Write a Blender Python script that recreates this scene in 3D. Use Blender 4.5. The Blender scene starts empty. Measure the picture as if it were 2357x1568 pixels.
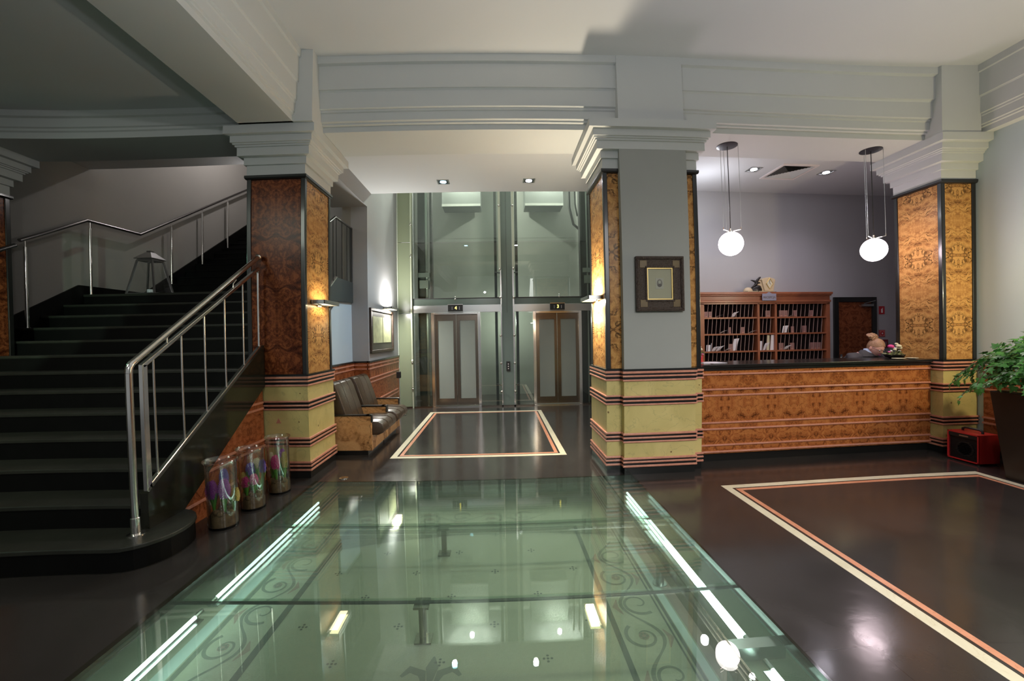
import bpy, bmesh, math, random
from math import sin, cos, pi, radians, atan, hypot
from mathutils import Matrix, Vector, noise as mnoise
S = bpy.context.scene
COL = S.collection

# ---------------------------------------------------------------- camera (wide-angle lens with its own barrel distortion)
cam = bpy.data.cameras.new('camera'); camo = bpy.data.objects.new('camera', cam); COL.objects.link(camo)
def rotm(y, p, r):
    R1 = Matrix(((cos(r), 0, sin(r)), (0, 1, 0), (-sin(r), 0, cos(r))))
    R2 = Matrix(((1, 0, 0), (0, cos(p), -sin(p)), (0, sin(p), cos(p))))
    R3 = Matrix(((cos(y), -sin(y), 0), (sin(y), cos(y), 0), (0, 0, 1)))
    return R3 @ R2 @ R1
R = rotm(-.0326, -.0121, .0172)
M4 = Matrix([[R[i][0], R[i][2], -R[i][1]] for i in range(3)]).to_4x4(); M4.translation = (0, 0, 1.55)
camo.matrix_world = M4
cam.type = 'PANO'; cam.panorama_type = 'FISHEYE_LENS_POLYNOMIAL'
cam.sensor_width = 36; cam.sensor_fit = 'HORIZONTAL'; cam.fisheye_fov = radians(175); cam.clip_start = .05
for i, k in enumerate((-0.0003568901, 0.0685794151, -6.280423446e-05, -7.333568390e-05, 1.348122313e-06)):
    setattr(cam, 'fisheye_polynomial_k%d' % i, -k)
S.camera = camo

# ---------------------------------------------------------------- world, exposure, sampling
W = bpy.data.worlds.new('world'); S.world = W; W.use_nodes = True
W.node_tree.nodes['Background'].inputs[0].default_value = (.80, .84, .86, 1)
W.node_tree.nodes['Background'].inputs[1].default_value = .14
S.view_settings.view_transform = 'Standard'; S.view_settings.look = 'None'
S.view_settings.gamma = 1; S.view_settings.use_curve_mapping = False; S.view_settings.exposure = 0.9
cy = S.cycles
cy.use_denoising = True; cy.max_bounces = 9; cy.diffuse_bounces = 4; cy.glossy_bounces = 4; cy.transparent_max_bounces = 24
cy.transmission_bounces = 4; cy.caustics_reflective = False; cy.caustics_refractive = False
cy.sample_clamp_indirect = 6; cy.use_adaptive_sampling = True; cy.adaptive_threshold = .02

def area(name, loc, size, power, col=(1, 1, 1), rot=(0, 0, 0), sy=None, spread=180):
    l = bpy.data.lights.new(name, 'AREA'); l.shape = 'RECTANGLE'; l.size = size; l.size_y = sy or size
    l.energy = power; l.color = col; l.spread = radians(spread)
    o = bpy.data.objects.new(name, l); o.location = loc; o.rotation_euler = rot; COL.objects.link(o); return o
def spot(name, loc, power, col, size, rot=(0, 0, 0), blend=.6, rad=.04):
    l = bpy.data.lights.new(name, 'SPOT'); l.energy = power; l.color = col; l.spot_size = radians(size); l.spot_blend = blend; l.shadow_soft_size = rad
    o = bpy.data.objects.new(name, l); o.location = loc; o.rotation_euler = rot; COL.objects.link(o); return o
def point(name, loc, power, col, rad=.1):
    l = bpy.data.lights.new(name, 'POINT'); l.energy = power; l.color = col; l.shadow_soft_size = rad
    o = bpy.data.objects.new(name, l); o.location = loc; COL.objects.link(o); return o
# unseen hall lamps around and behind the camera, then added fills and a wall lamp
area('hall_light', (2.6, -1.4, 3.4), 2.2, 48, (1, .98, .97), rot=(radians(42), 0, 0), spread=95)
spot('hall_light', (-.6, -1.2, 3.6), 50, (1, .98, .97), 130, rot=(radians(60), 0, 0), rad=.04)
spot('hall_uplight', (3.7, 1.3, 2.5), 62, (.94, .94, 1), 150, rot=(pi, 0, 0), rad=.12)
spot('hall_uplight', (-.2, 1.3, 2.4), 42, (.93, .96, 1), 165, rot=(pi, 0, 0), rad=.10)
area('stair_fill', (-4.4, .6, 4.0), 1.2, 15, (.92, 1, .86), rot=(radians(48), 0, 0), spread=95)  # unseen fill added so the stair treads show
spot('green_fill', (-4.7, 1.9, 2.2), 75, (.62, 1, .78), 36, rot=(radians(86), 0, radians(25)), blend=.25, rad=.03)  # added green spot throwing the patch on the stair wall, no window behind it
point('green_fill', (-7.6, 3.5, 3.3), 5, (.40, 1, .68), .1)  # added green glow for the far left beam and capital, no window either
point('landing_fill', (-5.1, 8.8, 6.4), 52, (1, .92, .94), .06)  # fill added above the upper flight to lift the stair walls
point('landing_fill', (-3.7, 6.7, 4.0), 4.5, (1, .95, .92), .06)  # second fill, added to brighten the landing behind the opening
point('wall_lamp_light', (5.66, 3.2, 2.08), 36, (1, .84, .50), .05)
point('lift_shaft_fill', (-.8, 9.9, 5.9), 185, (1, .97, .92), .05)  # unseen fills added inside the shafts to brighten them behind the glass
point('lift_shaft_fill', (1.4, 9.9, 5.9), 185, (1, .97, .92), .05)
point('lift_shaft_fill', (.2, 10.2, 1.9), 22, (.86, .92, .80), .05)
point('reception_fill', (3.3, 6.3, 3.5), 10, (.90, .92, 1), .06)  # extra fill added for the reception, hung from no fixture

# ---------------------------------------------------------------- materials
def newmat(name):
    m = bpy.data.materials.new(name); m.use_nodes = True; nt = m.node_tree
    return m, nt, nt.nodes['Principled BSDF']
class N:
    def __init__(s, nt): s.nt = nt
    def n(s, t, **kw):
        x = s.nt.nodes.new(t)
        for k, v in kw.items():
            if k.startswith('i_'): x.inputs[k[2:].replace('_', ' ')].default_value = v
            else: setattr(x, k, v)
        return x
    def l(s, a, b): s.nt.links.new(a, b)
    def math(s, op, a, b=None, c=None):
        x = s.nt.nodes.new('ShaderNodeMath'); x.operation = op
        for i, v in enumerate((a, b, c)):
            if v is None: continue
            if isinstance(v, (int, float)): x.inputs[i].default_value = v
            else: s.nt.links.new(v, x.inputs[i])
        return x.outputs[0]
    def ramp(s, fac, stops):
        x = s.nt.nodes.new('ShaderNodeValToRGB'); e = x.color_ramp.elements
        while len(e) < len(stops): e.new(.5)
        for k, (p, c) in enumerate(stops): e[k].position = p; e[k].color = (*c, 1)
        s.nt.links.new(fac, x.inputs[0]); return x.outputs[0]
    def mix(s, fac, a, b, mode='MIX'):
        x = s.nt.nodes.new('ShaderNodeMix'); x.data_type = 'RGBA'; x.blend_type = mode
        for sock, v in ((x.inputs[0], fac), (x.inputs[6], a), (x.inputs[7], b)):
            if isinstance(v, (int, float)): sock.default_value = v
            elif isinstance(v, tuple): sock.default_value = (*v, 1)
            else: s.nt.links.new(v, sock)
        return x.outputs[2]
    def noise(s, vec, scale, detail=4, dist=0, rough=.5):
        x = s.nt.nodes.new('ShaderNodeTexNoise'); x.inputs['Scale'].default_value = scale; x.inputs['Detail'].default_value = detail
        x.inputs['Distortion'].default_value = dist; x.inputs['Roughness'].default_value = rough
        if vec is not None: s.nt.links.new(vec, x.inputs['Vector'])
        return x.outputs[0]
def flat(name, col, rough=.5, metal=0, spec=.5, coat=0, bump=0, bs=60, var=0, vs=3, emit=None, es=0):
    m, nt, b = newmat(name); q = N(nt)
    b.inputs['Base Color'].default_value = (*col, 1); b.inputs['Roughness'].default_value = rough; b.inputs['Metallic'].default_value = metal
    b.inputs['Specular IOR Level'].default_value = spec; b.inputs['Coat Weight'].default_value = coat; b.inputs['Coat Roughness'].default_value = .08
    tc = q.n('ShaderNodeTexCoord')
    if var:
        f = q.noise(tc.outputs['Object'], vs, 4, .3)
        q.l(q.mix(f, tuple(c * (1 - var) for c in col), tuple(min(1, c * (1 + var)) for c in col)), b.inputs['Base Color'])
    if bump:
        f = q.noise(tc.outputs['Object'], bs, 3)
        bn = q.n('ShaderNodeBump'); bn.inputs['Strength'].default_value = bump; bn.inputs['Distance'].default_value = .01; q.l(f, bn.inputs['Height']); q.l(bn.outputs[0], b.inputs['Normal'])
    if emit: b.inputs['Emission Color'].default_value = (*emit, 1); b.inputs['Emission Strength'].default_value = es
    return m
def burl(name, dark, mid, light, pu=1.0, pv=.47, scale=5, vein=.5, rough=.25, seed=0., lw=26, thr=.42, rs=1.35):
    m, nt, b = newmat(name); q = N(nt)
    uv = q.n('ShaderNodeUVMap'); sp = q.n('ShaderNodeSeparateXYZ'); q.l(uv.outputs[0], sp.inputs[0])
    u = q.math('PINGPONG', sp.outputs[0], pu); v = q.math('PINGPONG', sp.outputs[1], pv)
    cb = q.n('ShaderNodeCombineXYZ'); q.l(u, cb.inputs[0]); q.l(v, cb.inputs[1]); cb.inputs[2].default_value = seed
    vec = cb.outputs[0]
    n1 = q.noise(vec, scale, 5, 2.2, .62)
    n2 = q.noise(vec, scale * 6, 5, 1.6, .6)
    f = q.math('ADD', q.math('MULTIPLY', n1, .72), q.math('MULTIPLY', n2, .28))
    c = q.ramp(f, [(.34, dark), (.47, mid), (.58, light), (.70, mid)])
    r1 = q.noise(vec, scale * rs, 6, 3.2, .55)
    ridge = q.math('ABSOLUTE', q.math('SUBTRACT', r1, .5))
    mask = q.math('SUBTRACT', 1, q.math('MULTIPLY', ridge, lw)); mask = q.math('MAXIMUM', mask, 0)
    patch = q.math('MULTIPLY', q.math('SUBTRACT', q.noise(vec, scale * .6, 2, .5), thr), 9); patch = q.math('MINIMUM', q.math('MAXIMUM', patch, 0), 1)
    mk = q.math('MULTIPLY', q.math('MULTIPLY', mask, patch), vein)
    q.l(q.mix(mk, c, tuple(x * .22 for x in dark)), b.inputs['Base Color'])
    b.inputs['Roughness'].default_value = rough; b.inputs['Specular IOR Level'].default_value = .16; b.inputs['Coat Weight'].default_value = .0; b.inputs['Coat Roughness'].default_value = .1
    return m
def marble(name, a, bcol, vein, scale=3, rough=.3, spots=True):
    m, nt, b = newmat(name); q = N(nt); tc = q.n('ShaderNodeTexCoord'); vec = tc.outputs['Object']
    f = q.noise(vec, scale, 6, 1.2); c = q.ramp(f, [(.3, a), (.7, bcol)])
    r = q.math('ABSOLUTE', q.math('SUBTRACT', q.noise(vec, scale * .9, 5, 2.5), .5))
    mk = q.math('MULTIPLY', q.math('MAXIMUM', q.math('SUBTRACT', 1, q.math('MULTIPLY', r, 70)), 0), .45)
    c = q.mix(mk, c, vein)
    if spots:
        vo = q.n('ShaderNodeTexVoronoi'); vo.inputs['Scale'].default_value = 5.5; q.l(vec, vo.inputs['Vector'])
        sm = q.math('LESS_THAN', q.math('ADD', vo.outputs['Distance'], q.math('MULTIPLY', q.noise(vec, 25, 2), .12)), .115)
        c = q.mix(sm, c, (.20, .13, .05))
    q.l(c, b.inputs['Base Color']); b.inputs['Roughness'].default_value = rough
    return m
def tglass(name, tint, lo=.05, hi=.75, rough=0.0, blend=.12, haze=0, hcol=(.5, .66, .54)):
    m = bpy.data.materials.new(name); m.use_nodes = True; nt = m.node_tree; nt.nodes.clear(); q = N(nt)
    out = q.n('ShaderNodeOutputMaterial'); t = q.n('ShaderNodeBsdfTransparent'); t.inputs[0].default_value = (*tint, 1)
    g = q.n('ShaderNodeBsdfGlossy'); g.inputs['Roughness'].default_value = rough; g.inputs[0].default_value = (1, 1, 1, 1)
    fr = q.n('ShaderNodeLayerWeight'); fr.inputs[0].default_value = blend
    f = q.math('MINIMUM', q.math('ADD', fr.outputs['Fresnel'], lo), hi)
    mx = q.n('ShaderNodeMixShader'); q.l(f, mx.inputs[0]); q.l(g.outputs[0], mx.inputs[2]); q.l(mx.outputs[0], out.inputs[0])
    if haze:
        df = q.n('ShaderNodeBsdfDiffuse'); df.inputs[0].default_value = (*hcol, 1); m2 = q.n('ShaderNodeMixShader'); m2.inputs[0].default_value = haze
        q.l(t.outputs[0], m2.inputs[1]); q.l(df.outputs[0], m2.inputs[2]); q.l(m2.outputs[0], mx.inputs[1])
    else: q.l(t.outputs[0], mx.inputs[1])
    return m
def emis(name, col, s):
    m = bpy.data.materials.new(name); m.use_nodes = True; nt = m.node_tree; nt.nodes.clear(); q = N(nt)
    out = q.n('ShaderNodeOutputMaterial'); e = q.n('ShaderNodeEmission'); e.inputs[0].default_value = (*col, 1); e.inputs[1].default_value = s; q.l(e.outputs[0], out.inputs[0])
    return m
def tiles(name, c1, c2, mortar, tw, th, rough, bump=.15):
    m, nt, b = newmat(name); q = N(nt); tc = q.n('ShaderNodeTexCoord')
    br = q.n('ShaderNodeTexBrick'); br.offset = .5; br.inputs['Scale'].default_value = 1; br.inputs['Brick Width'].default_value = tw; br.inputs['Row Height'].default_value = th
    br.inputs['Mortar Size'].default_value = .0022; br.inputs['Mortar Smooth'].default_value = .2; br.inputs['Color1'].default_value = (*c1, 1); br.inputs['Color2'].default_value = (*c2, 1); br.inputs['Mortar'].default_value = (*mortar, 1)
    q.l(tc.outputs['Object'], br.inputs['Vector'])
    f = q.noise(tc.outputs['Object'], 2.2, 6, .8)
    c = q.mix(q.math('MULTIPLY', f, .9), br.outputs[0], tuple(x * 1.9 for x in c2))
    q.l(c, b.inputs['Base Color'])
    f2 = q.noise(tc.outputs['Object'], 3.5, 6, .5)
    q.l(q.math('ADD', rough, q.math('MULTIPLY', q.math('SUBTRACT', f2, .5), .16)), b.inputs['Roughness'])
    bn = q.n('ShaderNodeBump'); bn.inputs['Strength'].default_value = bump; bn.inputs['Distance'].default_value = .004
    q.l(q.noise(tc.outputs['Object'], 14, 6, .4), bn.inputs['Height']); q.l(bn.outputs[0], b.inputs['Normal'])
    return m
M = {}
M['plaster'] = flat('white_plaster', (.54, .555, .545), .75, var=.03, vs=1.5)
M['ceiling'] = flat('ceiling_paint', (.59, .60, .61), .8, var=.02, vs=.8)
M['pilaster'] = flat('grey_pilaster_paint', (.33, .34, .32), .7, var=.05, vs=2)
M['wall_grey'] = flat('grey_wall_paint', (.37, .37, .38), .75, var=.04, vs=1.2)
M['wall_blue'] = flat('pale_blue_wall_paint', (.50, .60, .68), .75, var=.02)
M['wall_stair'] = flat('stair_wall_paint', (.31, .30, .27), .8, var=.05, vs=1)
M['wall_right'] = flat('green_grey_wall_paint', (.50, .58, .61), .75, var=.05, vs=1)
M['burl_shaded'] = burl('shaded_walnut_burl', (.030, .007, .003), (.13, .032, .011), (.29, .085, .028), 1.0, .62, 5.5, .35, seed=3.1)  # same veneer as the next, darkened for shaded pillar faces; finer figure
M['burl_lit'] = burl('lit_walnut_burl', (.20, .085, .026), (.40, .19, .058), (.56, .30, .095), 1.0, .43, 4.6, 1.0, seed=2.7, lw=20, thr=.44, rs=1.0)  # that veneer with lamplight put into its colour; bolder veins
M['burl_counter'] = burl('counter_walnut_burl', (.085, .026, .009), (.34, .105, .030), (.46, .17, .05), .30, .6, 8, .6, seed=1.3)
M['burl_red'] = burl('red_walnut_burl', (.10, .026, .010), (.26, .075, .028), (.36, .12, .045), .25, .6, 7, .4, seed=5.2)
M['burl_door'] = burl('door_walnut_burl', (.05, .014, .006), (.15, .042, .016), (.24, .075, .03), .6, .7, 7, .4, seed=9.4)
M['burl_chair'] = burl('chair_walnut_burl', (.20, .085, .030), (.56, .30, .12), (.64, .37, .16), .55, .9, 2.6, .55, seed=11.3)
M['black'] = flat('black_lacquer', (.010, .010, .009), .28, coat=.4)
M['blackstone'] = flat('black_granite', (.013, .013, .012), .2, var=.3, vs=8)
M['stone'] = marble('yellow_marble', (.50, .41, .155), (.62, .51, .21), (.30, .27, .12), 2.6)
M['stone_bar'] = marble('cream_marble', (.66, .60, .42), (.74, .68, .50), (.5, .4, .22), 5, spots=False)
M['pink'] = marble('pink_marble', (.50, .20, .13), (.62, .28, .19), (.30, .09, .06), 9, .35, spots=False)
M['pinkfloor'] = marble('orange_pink_marble', (.60, .24, .13), (.70, .32, .19), (.35, .10, .05), 9, .3, spots=False)
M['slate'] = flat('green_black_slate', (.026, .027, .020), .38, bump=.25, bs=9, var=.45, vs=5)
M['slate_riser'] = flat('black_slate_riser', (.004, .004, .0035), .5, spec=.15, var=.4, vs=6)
M['stringer'] = flat('polished_dark_granite', (.020, .019, .012), .10, spec=.6, var=.35, vs=3)
M['floor'] = tiles('black_slate_tiles', (.022, .019, .017), (.025, .022, .020), (.006, .005, .005), 1.2, .6, .155, bump=.09)
M['chrome'] = flat('polished_steel', (.86, .83, .78), .16, 1)
M['steel'] = flat('brushed_steel', (.50, .51, .50), .30, 1)
M['darksteel'] = flat('dark_bronze_steel', (.25, .21, .17), .22, 1)
M['rail_dark'] = flat('burnished_steel', (.30, .29, .29), .25, 1)
M['glass_floor'] = tglass('green_walk_on_glass', (.77, .835, .785), .045, .8, .0, .10, haze=.05)
M['glass_lift'] = tglass('green_lift_glass', (.84, .89, .84), .05, .7, .0, .14)
M['glass_side'] = flat('frosted_green_glass', (.20, .23, .15), .18, spec=.6)
M['glass_clear'] = tglass('clear_glass', (.95, .96, .95), .05, .7, .02, .18)
M['frost'] = flat('frosted_door_glass', (.23, .25, .22), .12, spec=.6)
M['shaft'] = flat('shaft_grey', (.30, .31, .28), .7, var=.08)
M['iron'] = flat('dark_iron', (.025, .025, .024), .5)
M['leather'] = flat('brown_leather', (.060, .038, .022), .33, bump=.25, bs=45, var=.3, vs=8)
M['globe'] = emis('opal_globe_glow', (1, .80, .86), 14)
M['lamp_white'] = emis('downlight_glow', (.92, .90, 1), 30)
M['lamp_blue'] = emis('blue_downlight_glow', (.40, .80, 1), 16)
M['lamp_yellow'] = emis('warm_lamp_glow', (1, .86, .45), 9)
M['lamp_dim'] = emis('dim_lamp_glow', (1, .86, .55), 1.2)
M['tube'] = emis('fluorescent_glow', (.72, 1, .92), 6)
M['digit'] = emis('amber_digit_glow', (1, .75, .12), 3)
M['paper'] = flat('white_paper', (.72, .70, .76), .6)
M['cream'] = flat('cream_card', (.60, .56, .40), .5)
M['card'] = flat('mauve_brown_card', (.22, .11, .10), .5)
M['gold'] = flat('gilt_edge', (.70, .52, .20), .35, .7)
M['red'] = flat('red_enamel', (.50, .022, .022), .35, coat=.3)
M['sign_red'] = flat('sign_red', (.40, .012, .02), .4)
M['white'] = flat('white_enamel', (.75, .68, .66), .4)
M['plastic'] = flat('black_plastic', (.012, .012, .012), .4)
M['planter'] = flat('dark_brown_planter', (.022, .013, .008), .4, var=.3, vs=2)
M['leaf'] = flat('ivy_leaf', (.055, .20, .035), .38, var=.55, vs=6)
M['stem'] = flat('brown_stem', (.08, .045, .02), .7)
M['hleaf'] = flat('hyacinth_leaf', (.10, .30, .045), .4, var=.35, vs=15)
M['soil'] = flat('moss_and_bulbs', (.16, .105, .045), .9, bump=1, bs=30, var=.7, vs=22)
M['mosaic'] = flat('pale_terrazzo_mosaic', (.42, .42, .32), .45, bump=.2, bs=120, var=.10, vs=60)
M['mosaic_grey'] = flat('grey_mosaic', (.11, .12, .10), .5, var=.2, vs=60)
M['mosaic_mid'] = flat('soft_grey_mosaic', (.20, .21, .17), .5, var=.2, vs=60)
M['mosaic_pink'] = flat('faded_pink_mosaic', (.34, .25, .21), .5, var=.2, vs=60)
M['mosaic_light'] = flat('white_mosaic', (.62, .70, .66), .5)
M['pit'] = flat('pit_wall_paint', (.22, .30, .25), .7)
M['wood_rack'] = flat('reddish_cherry_wood', (.26, .085, .040), .35, coat=.3, var=.35, vs=5)
M['rack_div'] = flat('thin_rack_divider', (.34, .22, .19), .5)
M['rack_in'] = flat('shaded_rack_inside', (.010, .003, .003), .7)  # near black: shade inside the pigeonholes put into the colour
M['skin'] = flat('skin', (.78, .42, .36), .5)
M['hair'] = flat('light_brown_hair', (.34, .19, .11), .5, bump=.5, bs=60, var=.4, vs=30)
M['shirt'] = flat('pale_blue_shirt', (.50, .60, .80), .7)
M['suit'] = flat('charcoal_jacket', (.055, .05, .055), .8)
M['trousers'] = flat('black_trousers', (.02, .02, .022), .8)
M['frame_wood'] = flat('dark_carved_wood', (.035, .018, .010), .4, bump=1, bs=90, var=.5, vs=60)
M['frame_corner'] = flat('worn_gilt_corner', (.13, .085, .028), .45, var=.4, vs=20)
M['mount'] = flat('cream_mount', (.50, .46, .30), .5)
M['mount2'] = flat('pale_plate', (.52, .49, .38), .5)
M['ink'] = flat('sepia_ink', (.10, .075, .06), .6)
M['pic_black'] = flat('dark_picture_mount', (.07, .065, .05), .4)
M['pic_map'] = flat('yellow_green_print', (.48, .50, .28), .5, var=.45, vs=9)
M['plaque'] = flat('blue_grey_plaque', (.22, .22, .30), .5)
M['bronze'] = flat('black_bronze', (.015, .013, .012), .35, .3)
M['onyx'] = flat('beige_onyx', (.50, .40, .26), .4, var=.15, vs=12)
for n_, c_ in (('purple', (.30, .045, .33)), ('violet', (.16, .10, .42)), ('pink', (.62, .055, .24)), ('whitef', (.66, .60, .42)), ('yellowf', (.60, .48, .13)), ('lilac', (.42, .13, .48)), ('rose', (.70, .16, .36))):
    M['f_' + n_] = flat(n_ + '_petals', c_, .5, var=.35, vs=80)

# ---------------------------------------------------------------- mesh building
class MB:
    def __init__(s): s.v = []; s.f = []; s.m = []; s.mi = 0
    def add(s, vs, fs):
        o = len(s.v); s.v += [tuple(v) for v in vs]
        for f in fs: s.f.append([i + o for i in f]); s.m.append(s.mi)
        return s
    def box(s, x0, x1, y0, y1, z0, z1):
        return s.add([(x0, y0, z0), (x1, y0, z0), (x1, y1, z0), (x0, y1, z0), (x0, y0, z1), (x1, y0, z1), (x1, y1, z1), (x0, y1, z1)],
                     [(0, 3, 2, 1), (4, 5, 6, 7), (0, 1, 5, 4), (1, 2, 6, 5), (2, 3, 7, 6), (3, 0, 4, 7)])
    def prism(s, pts, a, b, axis='x'):   # polygon pts in the two other axes, extruded from a to b
        n = len(pts)
        def mk(t, p): return {'x': (t, p[0], p[1]), 'y': (p[0], t, p[1]), 'z': (p[0], p[1], t)}[axis]
        vs = [mk(a, p) for p in pts] + [mk(b, p) for p in pts]
        return s.add(vs, [tuple(range(n))[::-1], tuple(range(n, 2 * n))] + [(i, (i + 1) % n, n + (i + 1) % n, n + i) for i in range(n)])
    def tube(s, path, r, n=10, cap=True):
        path = [Vector(p) for p in path]; k = len(path); rs = r if isinstance(r, (list, tuple)) else [r] * k
        t0 = (path[1] - path[0]).normalized(); up = Vector((0, 0, 1)) if abs(t0.z) < .9 else Vector((1, 0, 0))
        u = t0.cross(up).normalized(); vs = []
        for i, p in enumerate(path):
            a = (path[i] - path[i - 1]).normalized() if i else t0
            b = (path[i + 1] - path[i]).normalized() if i < k - 1 else a
            t = (a + b).normalized() if (a + b).length > 1e-6 else a
            u = (u - t * u.dot(t)).normalized(); w = t.cross(u)
            sc = 1 / max(.5, t.dot(b)) if i and i < k - 1 else 1
            for j in range(n):
                an = 2 * pi * j / n; vs.append(p + (u * cos(an) + w * sin(an)) * rs[i] * sc)
        fs = [(i * n + j, i * n + (j + 1) % n, (i + 1) * n + (j + 1) % n, (i + 1) * n + j) for i in range(k - 1) for j in range(n)]
        if cap: fs += [tuple(range(n))[::-1], tuple((k - 1) * n + j for j in range(n))]
        return s.add(vs, fs)
    def bar(s, p, q, w, h=None, side=None):   # rectangular bar from p to q
        p = Vector(p); q = Vector(q); h = h or w; t = (q - p).normalized()
        a = Vector(side) if side else (Vector((1, 0, 0)) if abs(t.x) < .9 else Vector((0, 1, 0)))
        a = (a - t * a.dot(t)).normalized(); b = t.cross(a)
        vs = [e + a * (i * w / 2) + b * (j * h / 2) for e in (p, q) for i, j in ((-1, -1), (1, -1), (1, 1), (-1, 1))]
        return s.add(vs, [(3, 2, 1, 0), (4, 5, 6, 7), (0, 1, 5, 4), (1, 2, 6, 5), (2, 3, 7, 6), (3, 0, 4, 7)])
    def lathe(s, prof, c=(0, 0, 0), n=24, sx=1, sy=1):
        vs = []; fs = []
        for r, z in prof:
            for j in range(n):
                an = 2 * pi * j / n; vs.append((c[0] + r * cos(an) * sx, c[1] + r * sin(an) * sy, c[2] + z))
        for i in range(len(prof) - 1):
            for j in range(n): fs.append((i * n + j, i * n + (j + 1) % n, (i + 1) * n + (j + 1) % n, (i + 1) * n + j))
        if prof[0][0] > 1e-6: fs.append(tuple(range(n))[::-1])
        if prof[-1][0] > 1e-6: fs.append(tuple((len(prof) - 1) * n + j for j in range(n)))
        return s.add(vs, fs)
    def ball(s, c, r, n=12, m=8, sx=1, sy=1, sz=1, jit=0):
        vs = [(c[0], c[1], c[2] - r * sz)]; fs = []
        for i in range(1, m):
            a = -pi / 2 + pi * i / m
            for j in range(n):
                b = 2 * pi * j / n; k = r * (1 + (random.random() - .5) * jit)
                vs.append((c[0] + k * cos(a) * cos(b) * sx, c[1] + k * cos(a) * sin(b) * sy, c[2] + k * sin(a) * sz))
        vs.append((c[0], c[1], c[2] + r * sz)); L = len(vs) - 1
        for j in range(n): fs.append((0, 1 + (j + 1) % n, 1 + j)); fs.append((L, L - n + j, L - n + (j + 1) % n))
        for i in range(m - 2):
            for j in range(n): a0 = 1 + i * n; fs.append((a0 + j, a0 + (j + 1) % n, a0 + n + (j + 1) % n, a0 + n + j))
        return s.add(vs, fs)
    def sweep(s, x0, x1, y0, y1, prof):      # square moulding: prof = [(overhang, z)...] bottom to top around a rectangle
        vs = []
        for o, z in prof: vs += [(x0 - o, y0 - o, z), (x1 + o, y0 - o, z), (x1 + o, y1 + o, z), (x0 - o, y1 + o, z)]
        k = len(prof)
        fs = [(0, 3, 2, 1), tuple(4 * (k - 1) + j for j in range(4))]
        for i in range(k - 1):
            for j in range(4): fs.append((4 * i + j, 4 * i + (j + 1) % 4, 4 * i + 4 + (j + 1) % 4, 4 * i + 4 + j))
        return s.add(vs, fs)
    def ribbon(s, pts, w, z):                # flat inlaid strip following pts (x, y)
        pts = [Vector((p[0], p[1])) for p in pts]; vs = []; k = len(pts); ws = w if isinstance(w, (list, tuple)) else [w] * k
        for i, p in enumerate(pts):
            t = (pts[min(i + 1, k - 1)] - pts[max(i - 1, 0)]).normalized(); nn = Vector((-t.y, t.x))
            for sg in (-1, 1): e = p + nn * ws[i] / 2 * sg; vs.append((e.x, e.y, z))
        return s.add(vs, [(2 * i + 1, 2 * i, 2 * i + 2, 2 * i + 3) for i in range(k - 1)])
    def disc(s, x, y, r, z, n=10):
        return s.add([(x + r * cos(2 * pi * k / n), y + r * sin(2 * pi * k / n), z) for k in range(n)], [tuple(range(n))])
    def build(s, name, mat, parent=None, smooth=None, bevel=0, keep=False, world=True):
        me = bpy.data.meshes.new(name)
        off = Vector((0, 0, 0))
        if parent is not None:
            if world:
                p = parent
                while p is not None: off += p.location; p = p.parent
        elif not keep:
            xs = [v[0] for v in s.v]; ys = [v[1] for v in s.v]; zs = [v[2] for v in s.v]
            off = Vector(((min(xs) + max(xs)) / 2, (min(ys) + max(ys)) / 2, min(zs)))
        me.from_pydata([Vector(v) - off for v in s.v], [], s.f)
        mats = mat if isinstance(mat, (list, tuple)) else [mat]
        for mm in mats: me.materials.append(M[mm] if isinstance(mm, str) else mm)
        for p, k in zip(me.polygons, s.m): p.material_index = min(k, len(mats) - 1)
        bm = bmesh.new(); bm.from_mesh(me); bmesh.ops.recalc_face_normals(bm, faces=bm.faces)
        if bevel:
            bmesh.ops.bevel(bm, geom=[e for e in bm.edges if e.is_manifold and e.calc_face_angle(0) > .5], offset=bevel, segments=2, affect='EDGES', profile=.5)
        bm.to_mesh(me); bm.free()
        cs = [v.co for v in me.vertices]
        cx = (min(c.x for c in cs) + max(c.x for c in cs)) / 2; cyy = (min(c.y for c in cs) + max(c.y for c in cs)) / 2; cz = min(c.z for c in cs)
        uvl = me.uv_layers.new(name='UVMap')
        for p in me.polygons:
            nx, ny, nz = abs(p.normal.x), abs(p.normal.y), abs(p.normal.z)
            for li in p.loop_indices:
                c = me.vertices[me.loops[li].vertex_index].co
                if nz > nx and nz > ny: uvl.data[li].uv = (c.x - cx, c.y - cyy)
                elif nx > ny: uvl.data[li].uv = (c.y - cyy, c.z - cz)
                else: uvl.data[li].uv = (c.x - cx, c.z - cz)
        if smooth:
            for p in me.polygons: p.use_smooth = True
            me.set_sharp_from_angle(angle=radians(smooth))
        o = bpy.data.objects.new(name, me); COL.objects.link(o)
        if parent is not None: o.parent = parent
        else: o.location = off
        return o
def tag(o, label, cat, group=None, kind=None):
    o['label'] = label; o['category'] = cat
    if group: o['group'] = group
    if kind: o['kind'] = kind
    return o
def struct(o, label=None):
    o['kind'] = 'structure'
    if label: o['label'] = label
    return o
def thing(name, loc, label, cat, group=None, rz=0):
    o = bpy.data.objects.new(name, None); o.empty_display_size = .1; COL.objects.link(o); o.location = loc; o.rotation_euler = (0, 0, rz)
    return tag(o, label, cat, group)
def copytree(o, loc, rz=None, label=None, group=None, parent=None):
    c = o.copy(); COL.objects.link(c)
    if parent is None:
        c.location = loc
        if rz is not None: c.rotation_euler = (0, 0, rz)
        if label: c['label'] = label
        if group: c['group'] = group
    else: c.parent = parent
    for ch in list(o.children): copytree(ch, None, parent=c)
    return c
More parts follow.
